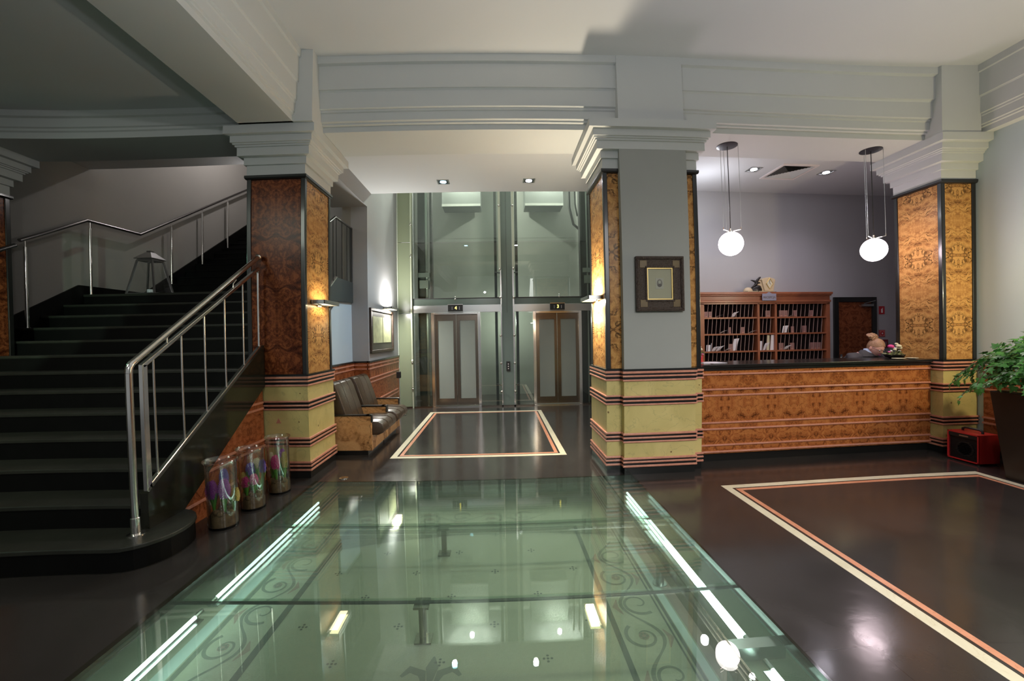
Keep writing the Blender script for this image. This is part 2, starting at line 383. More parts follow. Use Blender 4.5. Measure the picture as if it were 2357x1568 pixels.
def bx(name, mat, x0, x1, y0, y1, z0, z1, parent=None, bevel=0, keep=False, world=True):
    return MB().box(x0, x1, y0, y1, z0, z1).build(name, mat, parent, bevel=bevel, keep=keep, world=world)
def text(name, s, loc, size, mat, parent, rot=(pi / 2, 0, 0), depth=.002):
    cu = bpy.data.curves.new(name, 'FONT'); cu.body = s; cu.size = size; cu.extrude = depth; cu.align_x = 'CENTER'; cu.align_y = 'CENTER'
    t = bpy.data.objects.new(name, cu); COL.objects.link(t)
    dg = bpy.context.evaluated_depsgraph_get(); me = bpy.data.meshes.new_from_object(t.evaluated_get(dg)); bpy.data.objects.remove(t)
    me.materials.clear(); me.materials.append(M[mat]); o = bpy.data.objects.new(name, me); COL.objects.link(o); o.parent = parent; p = parent; off = Vector((0, 0, 0))
    while p is not None: off += p.location; p = p.parent
    o.location = Vector(loc) - off; o.rotation_euler = rot
    return o

# ================================================================ SETTING
CZ, BZ = 4.68, 3.887            # main ceiling, underside of the beams
b = MB()
for x0, x1, y0, y1 in ((-9, -2.0, -3.5, 12.2), (1.43, 9, -3.5, 12.2), (-2.0, 1.43, 4.42, 12.2), (-2.0, 1.43, -3.5, .36)): b.box(x0, x1, y0, y1, -.06, 0)
struct(b.build('floor', 'floor', keep=True))
b = MB().box(-2.3, 1.6, -.2, 4.72, -.33, -.27).build('floor', 'mosaic', keep=True)
PIT = struct(b, 'pale mosaic floor below the glass')
b = MB()
b.box(-2.36, -2.3, -.2, 4.78, -.33, -.06); b.box(1.6, 1.66, -.2, 4.78, -.33, -.06); b.box(-2.36, 1.66, 4.72, 4.78, -.33, -.06)
struct(b.build('wall_pit', 'pit', keep=True))
# mosaic pattern, flat inlay one millimetre above the bed
ZM = -.269
b = MB()
def line(x0, y0, x1, y1, w): b.ribbon([(x0, y0), (x1, y1)], w, ZM)
b.mi = 0
line(-1.455, .2, -1.455, 3.86, .045); line(-1.455, 3.83, .69, 3.83, .02); line(.69, .2, .69, 3.84, .035)
line(1.05, .2, 1.05, 3.9, .02); line(1.02, .2, 1.02, 3.9, .012)
b.mi = 1
line(-1.5, 3.87, .7, 3.87, .015); line(-1.66, 4.27, .5, 4.27, .016); line(-1.5, 4.31, .5, 4.31, .012)
line(-1.80, .2, -1.80, 4.2, .035)
b.mi = 3; line(-1.87, .2, -1.87, 4.0, .085); line(1.09, .2, 1.09, 3.9, .05)
b.mi = 2; line(1.19, .2, 1.19, 3.9, .13)
def spiral(cx, cyy, r, a0, turns, sgn=1, w=.018):
    pts = []; ws = []
    for i in range(30):
        t = i / 29; a = a0 + sgn * turns * 2 * pi * t; rr = r * (1 - .82 * t)
        pts.append((cx + rr * cos(a), cyy + rr * sin(a))); ws.append(w * (1.1 - .75 * t))
    b.ribbon(pts, ws, ZM + .0002)
def flower(cx, cyy, r):
    b.mi = 2; b.disc(cx, cyy, r, ZM + .0006, 12)
    b.mi = 1
    for k in range(6): a = k * pi / 3; b.disc(cx + cos(a) * r * .6, cyy + sin(a) * r * .6, r * .3, ZM + .001, 6)
def vine(cx, y0, y1, per, amp, rr, vert=True):
    n = int((y1 - y0) / per * 24); b.mi = 1
    xy = lambda p, q: (p, q) if vert else (q, p)
    pts = [xy(cx + amp * sin(2 * pi * (y0 + (y1 - y0) * i / n - y0) / per), y0 + (y1 - y0) * i / n) for i in range(n + 1)]
    b.ribbon(pts, [.012 + .012 * abs(sin(i * .26)) for i in range(n + 1)], ZM)
    k = 0; y = y0 + per * .25
    while y < y1:
        sg = 1 if k % 2 == 0 else -1
        c = xy(cx - sg * amp * .35, y + per * .02); b.mi = 1
        spiral(c[0], c[1], rr, (pi / 2 if vert else 0) * sg + .6, 1.15, sg if vert else -sg, .022)
        if k % 2 == 0: flower(c[0], c[1], rr * .28)
        b.mi = 2; b.ribbon([xy(cx + sg * amp * 1.1, y - per * .15), xy(cx + sg * amp * 1.5, y - per * .02), xy(cx + sg * amp * 1.2, y + per * .1)], [.006, .04, .006], ZM)
        y += per / 2; k += 1
vine(-1.64, .3, 4.0, .62, .085, .115); vine(.87, .3, 3.5, .62, .085, .115); vine(4.08, -1.5, .45, .62, .07, .10, vert=False)
b.mi = 0
for i in range(-4, 3):
    for j in range(11):
        x = -.06 + .303 * i * 2 + (.303 if j % 2 else 0); y = .68 + .303 * j
        if -1.35 < x < .62 and .9 < y < 3.75:
            for dx, dy in ((0, 0), (.022, 0), (-.022, 0), (0, .022), (0, -.022)): b.disc(x + dx, y + dy, .009, ZM + .0006, 5)
# the large lyre motif near the middle
b.mi = 1
for sg in (-1, 1):
    b.ribbon([(-.40 + sg * (.30 - .27 * (t / 12) ** 1.4), 1.10 + .95 * sin(t / 12 * pi / 2)) for t in range(13)], [.045 - .0022 * t for t in range(13)], ZM)
    b.ribbon([(-.40 + sg * .03, 2.05), (-.40 + sg * .05, 2.12), (-.40 + sg * .12, 2.15), (-.40 + sg * .16, 2.10)], [.02, .05, .05, .02], ZM)
b.ribbon([(-.40, 2.04), (-.40, 2.16), (-.40, 2.24)], [.02, .07, .01], ZM)
mp = b.build('mosaic_pattern', ['mosaic_grey', 'mosaic_mid', 'mosaic_pink', 'mosaic_light'], PIT)

# floor inlays
def inlay(n, x0, y0, x1, y1, label):
    b = MB(); z = .0015
    def ring(o, w):
        a0, a1, c0, c1 = x0 + o, x1 - o, y0 + o, y1 - o
        b.box(a0, a1, c0, c0 + w, 0, z); b.box(a0, a1, c1 - w, c1, 0, z); b.box(a0, a0 + w, c0 + w, c1 - w, 0, z); b.box(a1 - w, a1, c0 + w, c1 - w, 0, z)
    b.mi = 0; ring(0, .075); b.mi = 1; ring(.10, .045)
    struct(b.build('trim_%d' % n, ['stone_bar', 'pinkfloor'], keep=True), label)
inlay(1, -1.42, 5.28, .855, 8.53, 'cream and orange marble border inlaid before the lifts')
inlay(2, 2.21, -1.2, 5.11, 3.965, 'cream and orange marble border inlaid before the counter')

# ceilings
struct(bx('ceiling', 'ceiling', -2.12, 6.1, -3.5, 4.52, CZ, CZ + .1, keep=True))
struct(bx('ceiling', 'ceiling', -2.45, 2.35, 5.25, 7.25, 4.08, 4.16, keep=True))
struct(bx('ceiling', 'ceiling', 2.25, 8.1, 5.25, 7.2, 4.08, 4.16, keep=True))
struct(bx('ceiling', 'ceiling', -9, -2.75, -3.5, 4.6, 4.17, 4.27, keep=True))
struct(bx('ceiling', 'ceiling', -6.45, -2.45, 5.1, 6.34, 4.30, 4.4, keep=True))
struct(bx('ceiling', 'wall_stair', -6.5, -2.2, 6.3, 12.2, 7.0, 7.1, keep=True))
struct(bx('ceiling', 'ceiling', -2.25, 2.4, 7.2, 12.2, 6.0, 6.1, keep=True))
struct(bx('wall_front', 'ceiling', -2.25, 2.4, 7.2, 7.28, 4.16, 6.0, keep=True))
# stepped beams
FR = [(4.46, CZ + .02), (4.46, 4.60), (4.50, 4.59), (4.50, 4.32), (4.515, 4.315), (4.53, 4.30), (4.53, 4.115), (4.555, 4.105), (4.555, 4.085), (4.57, 4.075), (4.57, 3.985), (4.597, 3.975), (4.597, 3.957), (4.63, 3.947), (4.63, BZ)]
poly = FR + [(5.27, BZ), (5.27, CZ + .02)]
struct(MB().prism(poly, -1.96, 1.37, 'x').build('trim_3', 'plaster', keep=True), 'stepped plaster beam over the lift lobby opening')
struct(MB().prism(poly, 2.12, 5.34, 'x').build('trim_4', 'plaster', keep=True), 'stepped plaster beam over the reception opening')
poly = [(-2.17 + (4.63 - y) * .52, z) for y, z in FR] + [(-2.77, BZ), (-2.77, CZ + .02)]
struct(MB().prism(poly, -3.5, 4.37, 'y').build('trim_5', 'plaster', keep=True), 'stepped plaster beam over the foot of the stairs')
poly = [(5.83 - (4.63 - y) * .45, z) for y, z in FR] + [(6.1, BZ), (6.1, CZ + .02)]
struct(MB().prism(poly, -3.5, 4.5, 'y').build('trim_6', 'plaster', keep=True), 'stepped plaster beam along the right wall')
F2 = [(4.50, 4.2), (4.50, 4.105), (4.53, 4.095), (4.53, 4.0), (4.55, 3.99), (4.55, 3.965), (4.57, 3.955), (4.57, BZ), (5.14, BZ), (5.14, 4.4), (4.50, 4.4)]
struct(MB().prism(F2, -6.4, -2.8, 'x').build('trim_7', 'plaster', keep=True), 'stepped plaster beam across the stair hall')

# walls
struct(bx('wall_left', 'wall_stair', -6.53, -6.43, 4.97, 12.2, 0, 7.05, keep=True))
struct(bx('wall_left', 'wall_stair', -9.1, -9.0, -3.5, 12.2, 0, 4.3, keep=True))
struct(bx('wall_right', 'wall_right', 5.935, 6.1, -3.5, 5.27, 0, 3.9, keep=True))
struct(bx('wall_right', 'wall_grey', 8.0, 8.1, 5.0, 7.2, 0, 4.1, keep=True))
struct(MB().box(6.0, 8.1, 5.2, 5.27, 0, 4.1).build('wall_front', 'wall_grey', keep=True))
struct(MB().box(2.3, 6.20, 7.14, 7.24, 0, 4.1).box(7.08, 8.1, 7.14, 7.24, 0, 4.1).box(6.20, 7.08, 7.14, 7.24, 2.10, 4.1).build('wall_back', 'wall_grey', keep=True))
struct(bx('wall_middle', 'wall_grey', 2.28, 2.40, 5.27, 12.2, 0, 6.05, keep=True))
# wall between stairs and lift lobby, with the opening at the landing
b = MB()
b.mi = 0
b.box(-2.47, -2.19, 7.01, 8.95, 0, 6.0); b.box(-2.8, -2.19, 5.27, 7.01, 3.78, 6.0); b.box(-2.47, -2.19, 8.95, 12.2, 0, 6.0)
b.mi = 1; b.box(-2.62, -2.47, 5.2, 7.01, 0, 2.16)
struct(b.build('wall_lobby_left', ['wall_grey', 'wall_blue'], keep=True))
struct(bx('wall_stair_side', 'wall_stair', -4.40, -2.47, 7.41, 12.2, 0, 7.0, keep=True))
struct(bx('wall_stair_side', 'wall_stair', -2.62, -2.47, 7.01, 7.41, 0, 7.0, keep=True))
struct(bx('wall_back', 'shaft', -2.2, 2.3, 11.0, 11.1, 0, 6.05, keep=True))
struct(bx('wall_back', 'wall_stair', -6.43, -2.47, 12.1, 12.2, 0, 7.05, keep=True))

# ---------------------------------------------------------------- stone wainscots
ZB = [(.085, .108, 'p'), (.108, .132, 'k'), (.132, .153, 'p'), (.153, .169, 'k'), (.169, .192, 'p'), (.192, .357, 's'), (.357, .376, 'p'), (.376, .399, 'k'), (.399, .419, 'p'), (.419, .440, 'k'), (.440, .463, 'p'),
      (.463, .767, 's'), (.767, .785, 'p'), (.785, .808, 'k'), (.808, .828, 'p'), (.828, .853, 'k'), (.853, .871, 'p'), (.871, 1.031, 's'), (1.031, 1.051, 'p'), (1.051, 1.076, 'k'), (1.076, 1.096, 'p'), (1.096, 1.114, 'k'), (1.114, 1.141, 'p')]
def wains(name, runs, label, mat='burl_red'):
    b = MB()
    for x0, x1, y0, y1 in runs:
        b.mi = 0; b.box(x0, x1, y0, y1, .085, 1.135)
        b.mi = 2; b.box(x0 - .005, x1 + .005, y0 - .005, y1 + .005, 0, .085); b.box(x0 - .012, x1 + .012, y0 - .012, y1 + .012, 1.135, 1.16)
        b.mi = 1
        for z in (.165, .39, .455, .80, .865, 1.03, 1.095): b.box(x0 - .008, x1 + .008, y0 - .008, y1 + .008, z - .011, z + .011)
    struct(b.build(name, [mat, 'pink', 'black'], keep=True), label)
wains('baseboard_left', [(-2.47, -2.44, 5.27, 7.0), (-2.44, -2.205, 6.985, 7.0), (-2.205, -2.175, 6.985, 9.1)], 'red burl dado with pink marble lines in the lift lobby')
wains('baseboard_right', [(5.905, 5.935, -3.5, 4.50)], 'red burl dado with pink marble lines on the right wall')
# burl triangle below the stair stringer
b = MB(); b.mi = 0
b.prism([(2.95, .0), (4.5, 0), (4.5, 1.03), (4.43, .975), (3.26, .178), (3.0, .02)], -2.66, -2.605, 'x')
b.mi = 1
for z in (.165, .39, .455, .80, .865):
    y0 = 3.26 + (z - .178) / (.797) * 1.17
    b.prism([(y0 - .012, z - .011), (4.5, z - .011), (4.5, z + .011), (y0 + .016, z + .011)], -2.606, -2.596, 'x')
struct(b.build('baseboard_left', ['burl_red', 'pink'], keep=True), 'red burl triangle below the stair stringer')

# ================================================================ PILLARS
CAP = [(0, 3.39), (0, 3.50), (.022, 3.503), (.022, 3.582), (.072, 3.588), (.072, 3.678), (.088, 3.682), (.088, 3.699), (.105, 3.703), (.105, 3.716), (.122, 3.720), (.122, 3.790), (.17, 3.797), (.17, BZ)]
def pillar(x0, x1, y0, y1, label, veneers, shaft=None, pilaster=None, base=True):
    t = thing('pillar', ((x0 + x1) / 2, (y0 + y1) / 2, 0), label, 'pillar')
    MB().sweep(x0, x1, y0, y1, CAP).build('capital', 'plaster', t)
    bx('core', 'black', x0 + .03, x1 - .03, y0 + .03, y1 - .03, 1.16, 3.39, t)
    b = MB()
    for xa in (x0, x1 - .05):
        for ya in (y0, y1 - .05): b.box(xa, xa + .05, ya, ya + .05, 1.16, 3.35)
    b.build('corner_strip', 'black', t, bevel=.006)
    MB().sweep(x0, x1, y0, y1, [(-.02, 3.335), (.012, 3.345), (.02, 3.36), (.02, 3.385), (.005, 3.392)]).build('top_moulding', 'black', t)
    g = .012
    for f, mt in veneers.items():
        if f == 'front': bx('veneer_panel', mt, x0 + .05, x1 - .05, y0 + g, y0 + .04, 1.165, 3.34, t)
        if f == 'right': bx('veneer_panel', mt, x1 - .04, x1 - g, y0 + .05, y1 - .05, 1.165, 3.34, t)
        if f == 'left': bx('veneer_panel', mt, x0 + g, x0 + .04, y0 + .05, y1 - .05, 1.165, 3.34, t)
        if f == 'back': bx('veneer_panel', mt, x0 + .05, x1 - .05, y1 - .04, y1 - g, 1.165, 3.34, t)
    if shaft: bx('shaft', 'plaster', shaft[0], shaft[1], shaft[2], shaft[3], BZ, CZ, t)
    if base:
        rects = [(x0, x1, y0, y1)] + ([pilaster] if pilaster else [])
        ms, mk, mp2 = MB(), MB(), MB()
        for (a0, a1, c0, c1) in rects:
            mk.box(a0 - .002, a1 + .002, c0 - .002, c1 + .002, 0, .085); mk.box(a0 - .022, a1 + .022, c0 - .022, c1 + .022, 1.141, 1.163)
            for z0, z1, k in ZB:
                o = {'s': .004, 'p': .022, 'k': .012}[k]
                {'s': ms, 'p': mp2, 'k': mk}[k].box(a0 - o, a1 + o, c0 - o, c1 + o, z0, z1)
        ms.build('stone_base', 'stone', t); mk.build('black_band', 'blackstone', t); mp2.build('pink_band', 'pink', t, bevel=.005)
    return t
p1 = pillar(-2.79, -2.12, 4.55, 5.27, 'burl pillar at the foot of the stair railing, beside the glass jars', dict(front='burl_shaded', right='burl_lit', back='burl_lit', left='burl_shaded'), shaft=(-2.77, -1.955, 4.34, 5.27))
MB().prism([(-2.49, .62), (-2.43, .62), (-2.46, .68)], 4.544, 4.549, 'y').build('stone_repair', 'pink', p1)
p2 = pillar(1.185, 2.275, 4.52, 5.27, 'wide central pillar with a grey painted front and framed portrait', dict(front='burl_lit', right='burl_lit', left='burl_lit', back='burl_lit'), shaft=(1.365, 2.12, 4.455, 5.27), pilaster=(1.355, 2.155, 4.43, 4.6))
bx('painted_front', 'pilaster', 1.36, 2.125, 4.45, 4.58, 1.163, 3.72, p2); 
p3 = pillar(5.47, 5.93, 4.585, 5.20, 'burl pillar at the right end of the reception counter', dict(front='burl_lit', left='burl_lit'), shaft=(5.31, 5.80, 4.43, 5.25))
p4 = pillar(-7.0, -6.02, 4.28, 4.97, 'burl pillar at the far left edge, left of the stairs', dict(front='burl_shaded', right='burl_shaded'), shaft=None)

# ================================================================ STAIRS
r, t_, Y1 = .1765, .2955, 2.63
st = thing('staircase', (-4.5, 2.6, 0), 'dark slate staircase rising between two burl pillars', 'stairs')
YL = Y1 + 12 * t_            # landing edge
for n in range(1, 13):
    z1 = n * r; y0 = Y1 + (n - 1) * t_; xl = -6.02 if y0 < 4.9 else -6.40
    b = MB()
    if n == 1:
        pts = [(-6.02, y0)] + [(-2.62, y0)]
        for k in range(1, 13):
            a = -pi / 2 + k * pi / 12.5; pts.append((-2.62 + .265 * cos(a), y0 + .325 + .325 * sin(a)))
        pts += [(-2.64, 3.3), (-6.02, 3.3)]
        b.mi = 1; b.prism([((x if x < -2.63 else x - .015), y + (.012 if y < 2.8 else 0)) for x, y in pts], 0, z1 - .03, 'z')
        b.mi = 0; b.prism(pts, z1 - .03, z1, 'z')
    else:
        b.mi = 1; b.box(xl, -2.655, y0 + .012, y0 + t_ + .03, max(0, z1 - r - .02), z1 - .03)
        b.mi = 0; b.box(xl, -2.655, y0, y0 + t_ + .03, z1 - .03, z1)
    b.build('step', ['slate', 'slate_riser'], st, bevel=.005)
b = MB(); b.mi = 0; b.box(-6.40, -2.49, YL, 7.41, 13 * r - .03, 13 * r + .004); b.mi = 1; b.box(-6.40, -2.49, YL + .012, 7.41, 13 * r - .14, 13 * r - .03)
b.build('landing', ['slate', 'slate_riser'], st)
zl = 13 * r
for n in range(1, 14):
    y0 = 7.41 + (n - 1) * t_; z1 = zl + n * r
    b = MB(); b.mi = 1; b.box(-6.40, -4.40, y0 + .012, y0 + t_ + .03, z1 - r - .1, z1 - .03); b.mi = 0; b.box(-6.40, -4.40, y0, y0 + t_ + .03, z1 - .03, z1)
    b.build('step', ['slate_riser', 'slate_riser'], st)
# left skirting
b = MB().prism([(4.97, 1.4), (6.17, 2.1), (7.35, 2.1), (11.2, 4.3), (11.2, 4.98), (7.30, 2.44), (7.10, 2.44), (6.12, 2.44), (4.97, 1.74)], -6.43, -6.40, 'x').build('skirting', 'slate_riser', st)
# stringer of the lower flight
MB().prism([(2.915, .176), (3.26, .178), (4.43, .975), (4.53, 1.04), (4.53, 1.49), (2.915, .441)], -2.65, -2.59, 'x').build('stringer', 'stringer', st)
MB().prism([(4.9, 1.21), (6.30, 2.12), (7.01, 2.15), (7.01, 2.487), (6.33, 2.482), (4.9, 1.555)], -2.47, -2.44, 'x').build('landing_fascia', flat('slate_grey_fascia', (.045, .055, .055), .5), st)

# near railing
rl = thing('stair_railing', (-2.62, 3.0, .176), 'polished steel stair railing with thick round handrail in front of the pillar', 'railing')
X = -2.62
MB().tube([(X, 2.835, .185), (X, 2.835, 1.33)], .0235, 16).build('post', 'chrome', rl, smooth=50)
MB().lathe([(.055, 0), (.055, .006), (.03, .012), (.03, .12), (.0245, .125)], (X, 2.835, .1765), 20).build('post_foot', 'chrome', rl, smooth=40)
MB().tube([(X, 2.835, 1.33), (X, 2.838, 1.365), (X, 2.855, 1.395), (X, 2.89, 1.418), (X, 4.49, 2.455)], .0235, 16).build('handrail', 'chrome', rl, smooth=50)
MB().ball((X, 4.50, 2.462), .034, 14, 10).tube([(X, 4.50, 2.462), (X, 4.535, 2.462)], .02).lathe([(.0, 0), (.001, 0)], (X, 4.5, 2.4)).build('end_ball', 'chrome', rl, smooth=50)
b = MB().bar((X, 2.955, .45), (X, 2.955, 1.385), .035, .045); b.build('frame_post', 'chrome', rl, bevel=.004)
MB().bar((X, 2.94, 1.372), (X, 4.495, 2.335), .035, .03).build('top_bar', 'chrome', rl, bevel=.004)
MB().bar((X, 4.49, 1.47), (X, 4.49, 2.33), .02, .03).build('frame_post', 'chrome', rl, bevel=.003)
MB().bar((X, 2.955, .478), (X, 4.50, 1.483), .035, .028).build('bottom_bar', 'chrome', rl, bevel=.004)
for y in (3.05, 3.34, 3.62, 3.905, 4.20):
    zb = .478 + (y - 2.955) * .6505; zt = 1.372 + (y - 2.94) * .6193
    MB().tube([(X, y, zb), (X, y, zt)], .0085, 10).build('baluster', 'chrome', rl, smooth=50)
for y in (3.187, 4.046):
    zt = 1.372 + (y - 2.94) * .6193; MB().tube([(X, y, zt), (X, y, zt + .055), (X, y + .05, zt + .10)], .006, 8).build('bracket', 'chrome', rl, smooth=50)

# handrail on the left wall
wr = thing('wall_handrail', (-6.33, 5.3, 1.76), 'long dark steel handrail on posts along the left stair wall', 'handrail')
X = -6.32
path = [(X, 5.30, 2.925), (X, 6.17, 3.44), (X, 7.12, 3.455), (X, 11.0, 5.765)]
MB().tube(path, .024, 12).build('rail', 'rail_dark', wr, smooth=60)
def railz(y):
    for (a, b2) in zip(path, path[1:]):
        if a[1] <= y <= b2[1]: return a[2] + (b2[2] - a[2]) * (y - a[1]) / (b2[1] - a[1])
def treadz(y):
    if y < YL: return math.floor((y - Y1) / t_ + 1) * r
    if y < 7.41: return zl
    return zl + math.floor((y - 7.41) / t_ + 1) * r
for y in (5.36, 6.22, 7.84, 8.70, 9.56):
    z0 = treadz(y); z1 = railz(y) - .02
    MB().tube([(X, y, z0), (X, y, z1 - .09)], .021, 12).tube([(X, y, z1 - .09), (X, y, z1)], .008, 8).lathe([(.035, 0), (.035, .008), (.02, .01)], (X, y, z0), 14).build('post', 'chrome', wr, smooth=50)
wl = thing('wall_handrail', (-5.93, 4.4, 2.5), 'short piece of handrail fixed to the far left pillar', 'handrail')
MB().tube([(-5.93, 4.2, 2.33), (-5.93, 4.93, 2.77)], .024, 12).build('rail', 'rail_dark', wl, smooth=60)
for y in (4.35, 4.8): MB().tube([(-5.93, y, 2.40 + (y - 4.35) * .6), (-6.02, y, 2.36 + (y - 4.35) * .6)], .008, 8).build('bracket', 'rail_dark', wl)
# railing of the landing seen through the opening
lr = thing('landing_railing', (-2.455, 6.4, 2.48), 'slim steel railing on the stair landing, seen through the lobby opening', 'railing')
X = -2.455
MB().tube([(X, 5.2, 2.74), (X, 6.28, 3.40), (X, 7.0, 3.405)], .018, 10).build('handrail', 'rail_dark', lr, smooth=60)
MB().bar((X, 5.2, 1.75), (X, 6.33, 2.495), .03, .02).build('bottom_bar', 'chrome', lr)
for y in (5.9, 6.05, 6.20, 6.33, 6.56, 6.78):
    zb = 2.485 if y > 6.32 else 2.495 - (6.33 - y) * .66; zt = 3.40 if y > 6.28 else 3.40 - (6.28 - y) * .611
    MB().tube([(X, y, zb), (X, y, zt)], .007, 8).build('baluster', 'iron', lr, smooth=50)
MB().bar((X, 6.97, 2.485), (X, 6.97, 3.40), .03, .05).build('end_post', 'iron', lr)
# lantern on the landing
ln = thing('lantern', (-5.6, 6.5, zl), 'silver pyramid floor lantern standing on the stair landing', 'lantern')
cx, cyy = -5.60, 6.50
fr = MB()
for sx in (-1, 1):
    for sy in (-1, 1): fr.bar((cx + sx * .235, cyy + sy * .2, zl + .005), (cx + sx * .125, cyy + sy * .11, zl + .56), .022)
for z, h, h2 in ((zl + .02, .23, .195), (zl + .56, .125, .11)):
    for s_ in (-1, 1): fr.bar((cx - h, cyy + s_ * h2, z), (cx + h, cyy + s_ * h2, z), .022); fr.bar((cx + s_ * h, cyy - h2, z), (cx + s_ * h, cyy + h2, z), .022)
fr.build('frame', 'steel', ln)
MB().sweep(cx, cx, cyy, cyy, [(.15, zl + .58), (.15, zl + .59), (.05, zl + .69), (.035, zl + .70), (.035, zl + .72)]).build('roof', 'steel', ln)
g = MB()
for s_ in (-1, 1): g.add([(cx - .225, cyy + s_ * .195, zl + .03), (cx + .225, cyy + s_ * .195, zl + .03), (cx + .12, cyy + s_ * .105, zl + .55), (cx - .12, cyy + s_ * .105, zl + .55)], [(0, 1, 2, 3)])
for s_ in (-1, 1): g.add([(cx + s_ * .225, cyy - .19, zl + .03), (cx + s_ * .225, cyy + .19, zl + .03), (cx + s_ * .12, cyy + .10, zl + .55), (cx + s_ * .12, cyy - .10, zl + .55)], [(0, 1, 2, 3)])
g.build('pane', 'glass_clear', ln)
MB().lathe([(.05, 0), (.05, .07), (.0, .07)], (cx, cyy, zl + .03), 14).build('candle', 'paper', ln)

# ================================================================ GLASS FLOOR
ys = [.36, 1.37, 2.38, 3.39, 4.42]
names = ['nearest the camera', 'second from the camera', 'third from the camera', 'farthest, next to the lift lobby']
for i in range(4):
    y0, y1 = ys[i] + .004, ys[i + 1] - .004
    for (x0, x1, w) in ((-2.0, 1.112, 'wide'), (1.120, 1.43, 'narrow')):
        o = MB().box(x0, x1, y0, y1, -.024, 0).build('glass_floor_panel', 'glass_floor')
        tag(o, '%s green glass floor panel over the mosaic, %s' % (w, names[i]), 'glass panel', 'walk-on glass floor panels')
# steel carrying structure
sb = thing('glass_support', (-.49, 2.4, -.27), 'steel beams and posts carrying the glass floor above the mosaic', 'support')
MB().box(1.085, 1.145, .3, 4.44, -.10, -.03).build('long_beam', 'darksteel', sb)
for y in ys[1:4]:
    MB().box(-2.0, 1.43, y - .012, y + .012, -.032, -.0245).build('joint_strip', 'iron', sb)
    MB().box(-.53, -.44, y - .05, y + .05, -.045, -.032).box(-.505, -.465, y - .02, y + .02, -.26, -.045).box(-.535, -.435, y - .045, y + .045, -.269, -.26).build('post', 'darksteel', sb)
for y in (1.87, 2.84, 3.81): MB().lathe([(.03, 0), (.03, .17)], (1.135, y, -.27), 16).lathe([(.05, 0), (.05, .008)], (1.135, y, -.27), 16).build('post', 'steel', sb, smooth=50)
MB().box(1.15, 1.44, 1.92, 1.99, -.13, -.06).build('cross_piece', 'steel', sb)
MB().box(-2.03, -1.995, .36, 4.45, -.05, .001).box(1.428, 1.445, .36, 4.45, -.05, .001).box(-2.0, 1.43, 4.42, 4.435, -.05, .001).build('edge_trim', 'stringer', sb)
def tube_lamp(x, y0, y1, z, label):
    t = thing('fluorescent_tube', (x, (y0 + y1) / 2, z), label, 'tube light', 'tube lights under the glass floor')
    MB().tube([(x, y0, z), (x, y1, z)], .011, 10).build('tube', 'tube', t)
    for y in (y0, y1): MB().tube([(x, y - .03, z), (x, y + .03, z)], .015, 10).build('end_cap', 'steel', t)
    MB().box(x - .03, x + .03, y0, y1, z - .034, z - .026).build('fitting', 'steel', t)
tube_lamp(-1.80, .7, 2.32, -.06, 'tube light under the left edge of the glass, nearer one')
tube_lamp(-1.80, 2.44, 4.02, -.06, 'tube light under the left edge of the glass, farther one')
tube_lamp(1.31, .5, 1.86, -.11, 'tube light under the right edge of the glass, nearer one')
tube_lamp(1.31, 2.03, 4.22, -.11, 'tube light under the right edge of the glass, long farther one')
area('pit_light', (-1.80, 2.4, -.10), .05, 2.4, (.70, 1, .93), sy=3.3)
area('pit_light', (-.4, 1.7, -.035), 1.2, .5, (.92, 1, .88), sy=3.0)  # no tube here: fill added to lift the whole mosaic
area('pit_light', (1.31, 2.6, -.13), .05, 2, (.75, 1, .95), sy=3.2)
area('pit_light', (-.3, 4.15, -.045), 2.4, 3.5, (.85, 1, .90), sy=.45)  # fill added against the dark far end of the pit
d = MB().lathe([(.05, 0), (.05, .006), (.02, .010), (.0, .010)], (-1.745, 4.54, 0), 24).build('floor_drain', 'chrome', smooth=40)
tag(d, 'small round steel floor cover beside the far left corner of the glass', 'floor cap')
u = thing('floor_spotlight', (-1.66, 4.10, -.27), 'round ring spotlight below the far left corner of the glass', 'spotlight')
MB().lathe([(.055, 0), (.055, .10), (.035, .12), (.035, .06), (.0, .06)], (-1.66, 4.10, -.27), 20).build('housing', 'steel', u, smooth=40)

# ================================================================ LIFT LOBBY
def lift(cx, ch, label, green):
    xl, xr = cx - .52, cx + .52
    t = thing('lift', (cx, 9.2, 0), label, 'lift', 'lifts at the end of the lobby')
    MB().box(xl - .02, xl + .045, 9.12, 9.26, 0, 2.075).box(xr - .045, xr + .02, 9.12, 9.26, 0, 2.075).box(xl + .045, xr - .045, 9.12, 9.26, 2.03, 2.075).build('door_frame', 'chrome', t, bevel=.004)
    for a, c in ((xl + .045, cx - .004), (cx + .004, xr - .045)):
        q = bx('door_leaf', 'frost', a + .075, c - .06, 9.205, 9.215, .18, 1.90, t)
        MB().box(a, a + .075, 9.195, 9.225, .03, 2.03).box(c - .06, c, 9.195, 9.225, .03, 2.03).box(a + .075, c - .06, 9.195, 9.225, .03, .18).box(a + .075, c - .06, 9.195, 9.225, 1.90, 2.03).build('leaf_frame', 'darksteel', q)
    MB().box(xl, xr, 9.10, 9.26, .0, .018).build('threshold', 'chrome', t)
    q = bx('floor_display', 'plastic', cx - .16, cx + .16, 9.08, 9.13, 2.10, 2.235, t)
    MB().box(cx - .165, cx + .165, 9.06, 9.13, 2.235, 2.25).build('hood', 'chrome', q)
    text('digit', ch, (cx + .01, 9.078, 2.168), .10, 'digit', q, depth=.001)
    for xx in (cx - .075, cx + .085): bx('digit_bar', 'paper', xx, xx + .007, 9.076, 9.08, 2.13, 2.20, q)
lift(-.925, '4', 'left glass lift door with display reading 4', 1)
lift(1.305, '3', 'right glass lift door with display reading 3', 0)
gw = thing('glass_partition', (0, 9.2, 0), 'tall glass wall with steel lintel enclosing both lift shafts', 'glass wall')
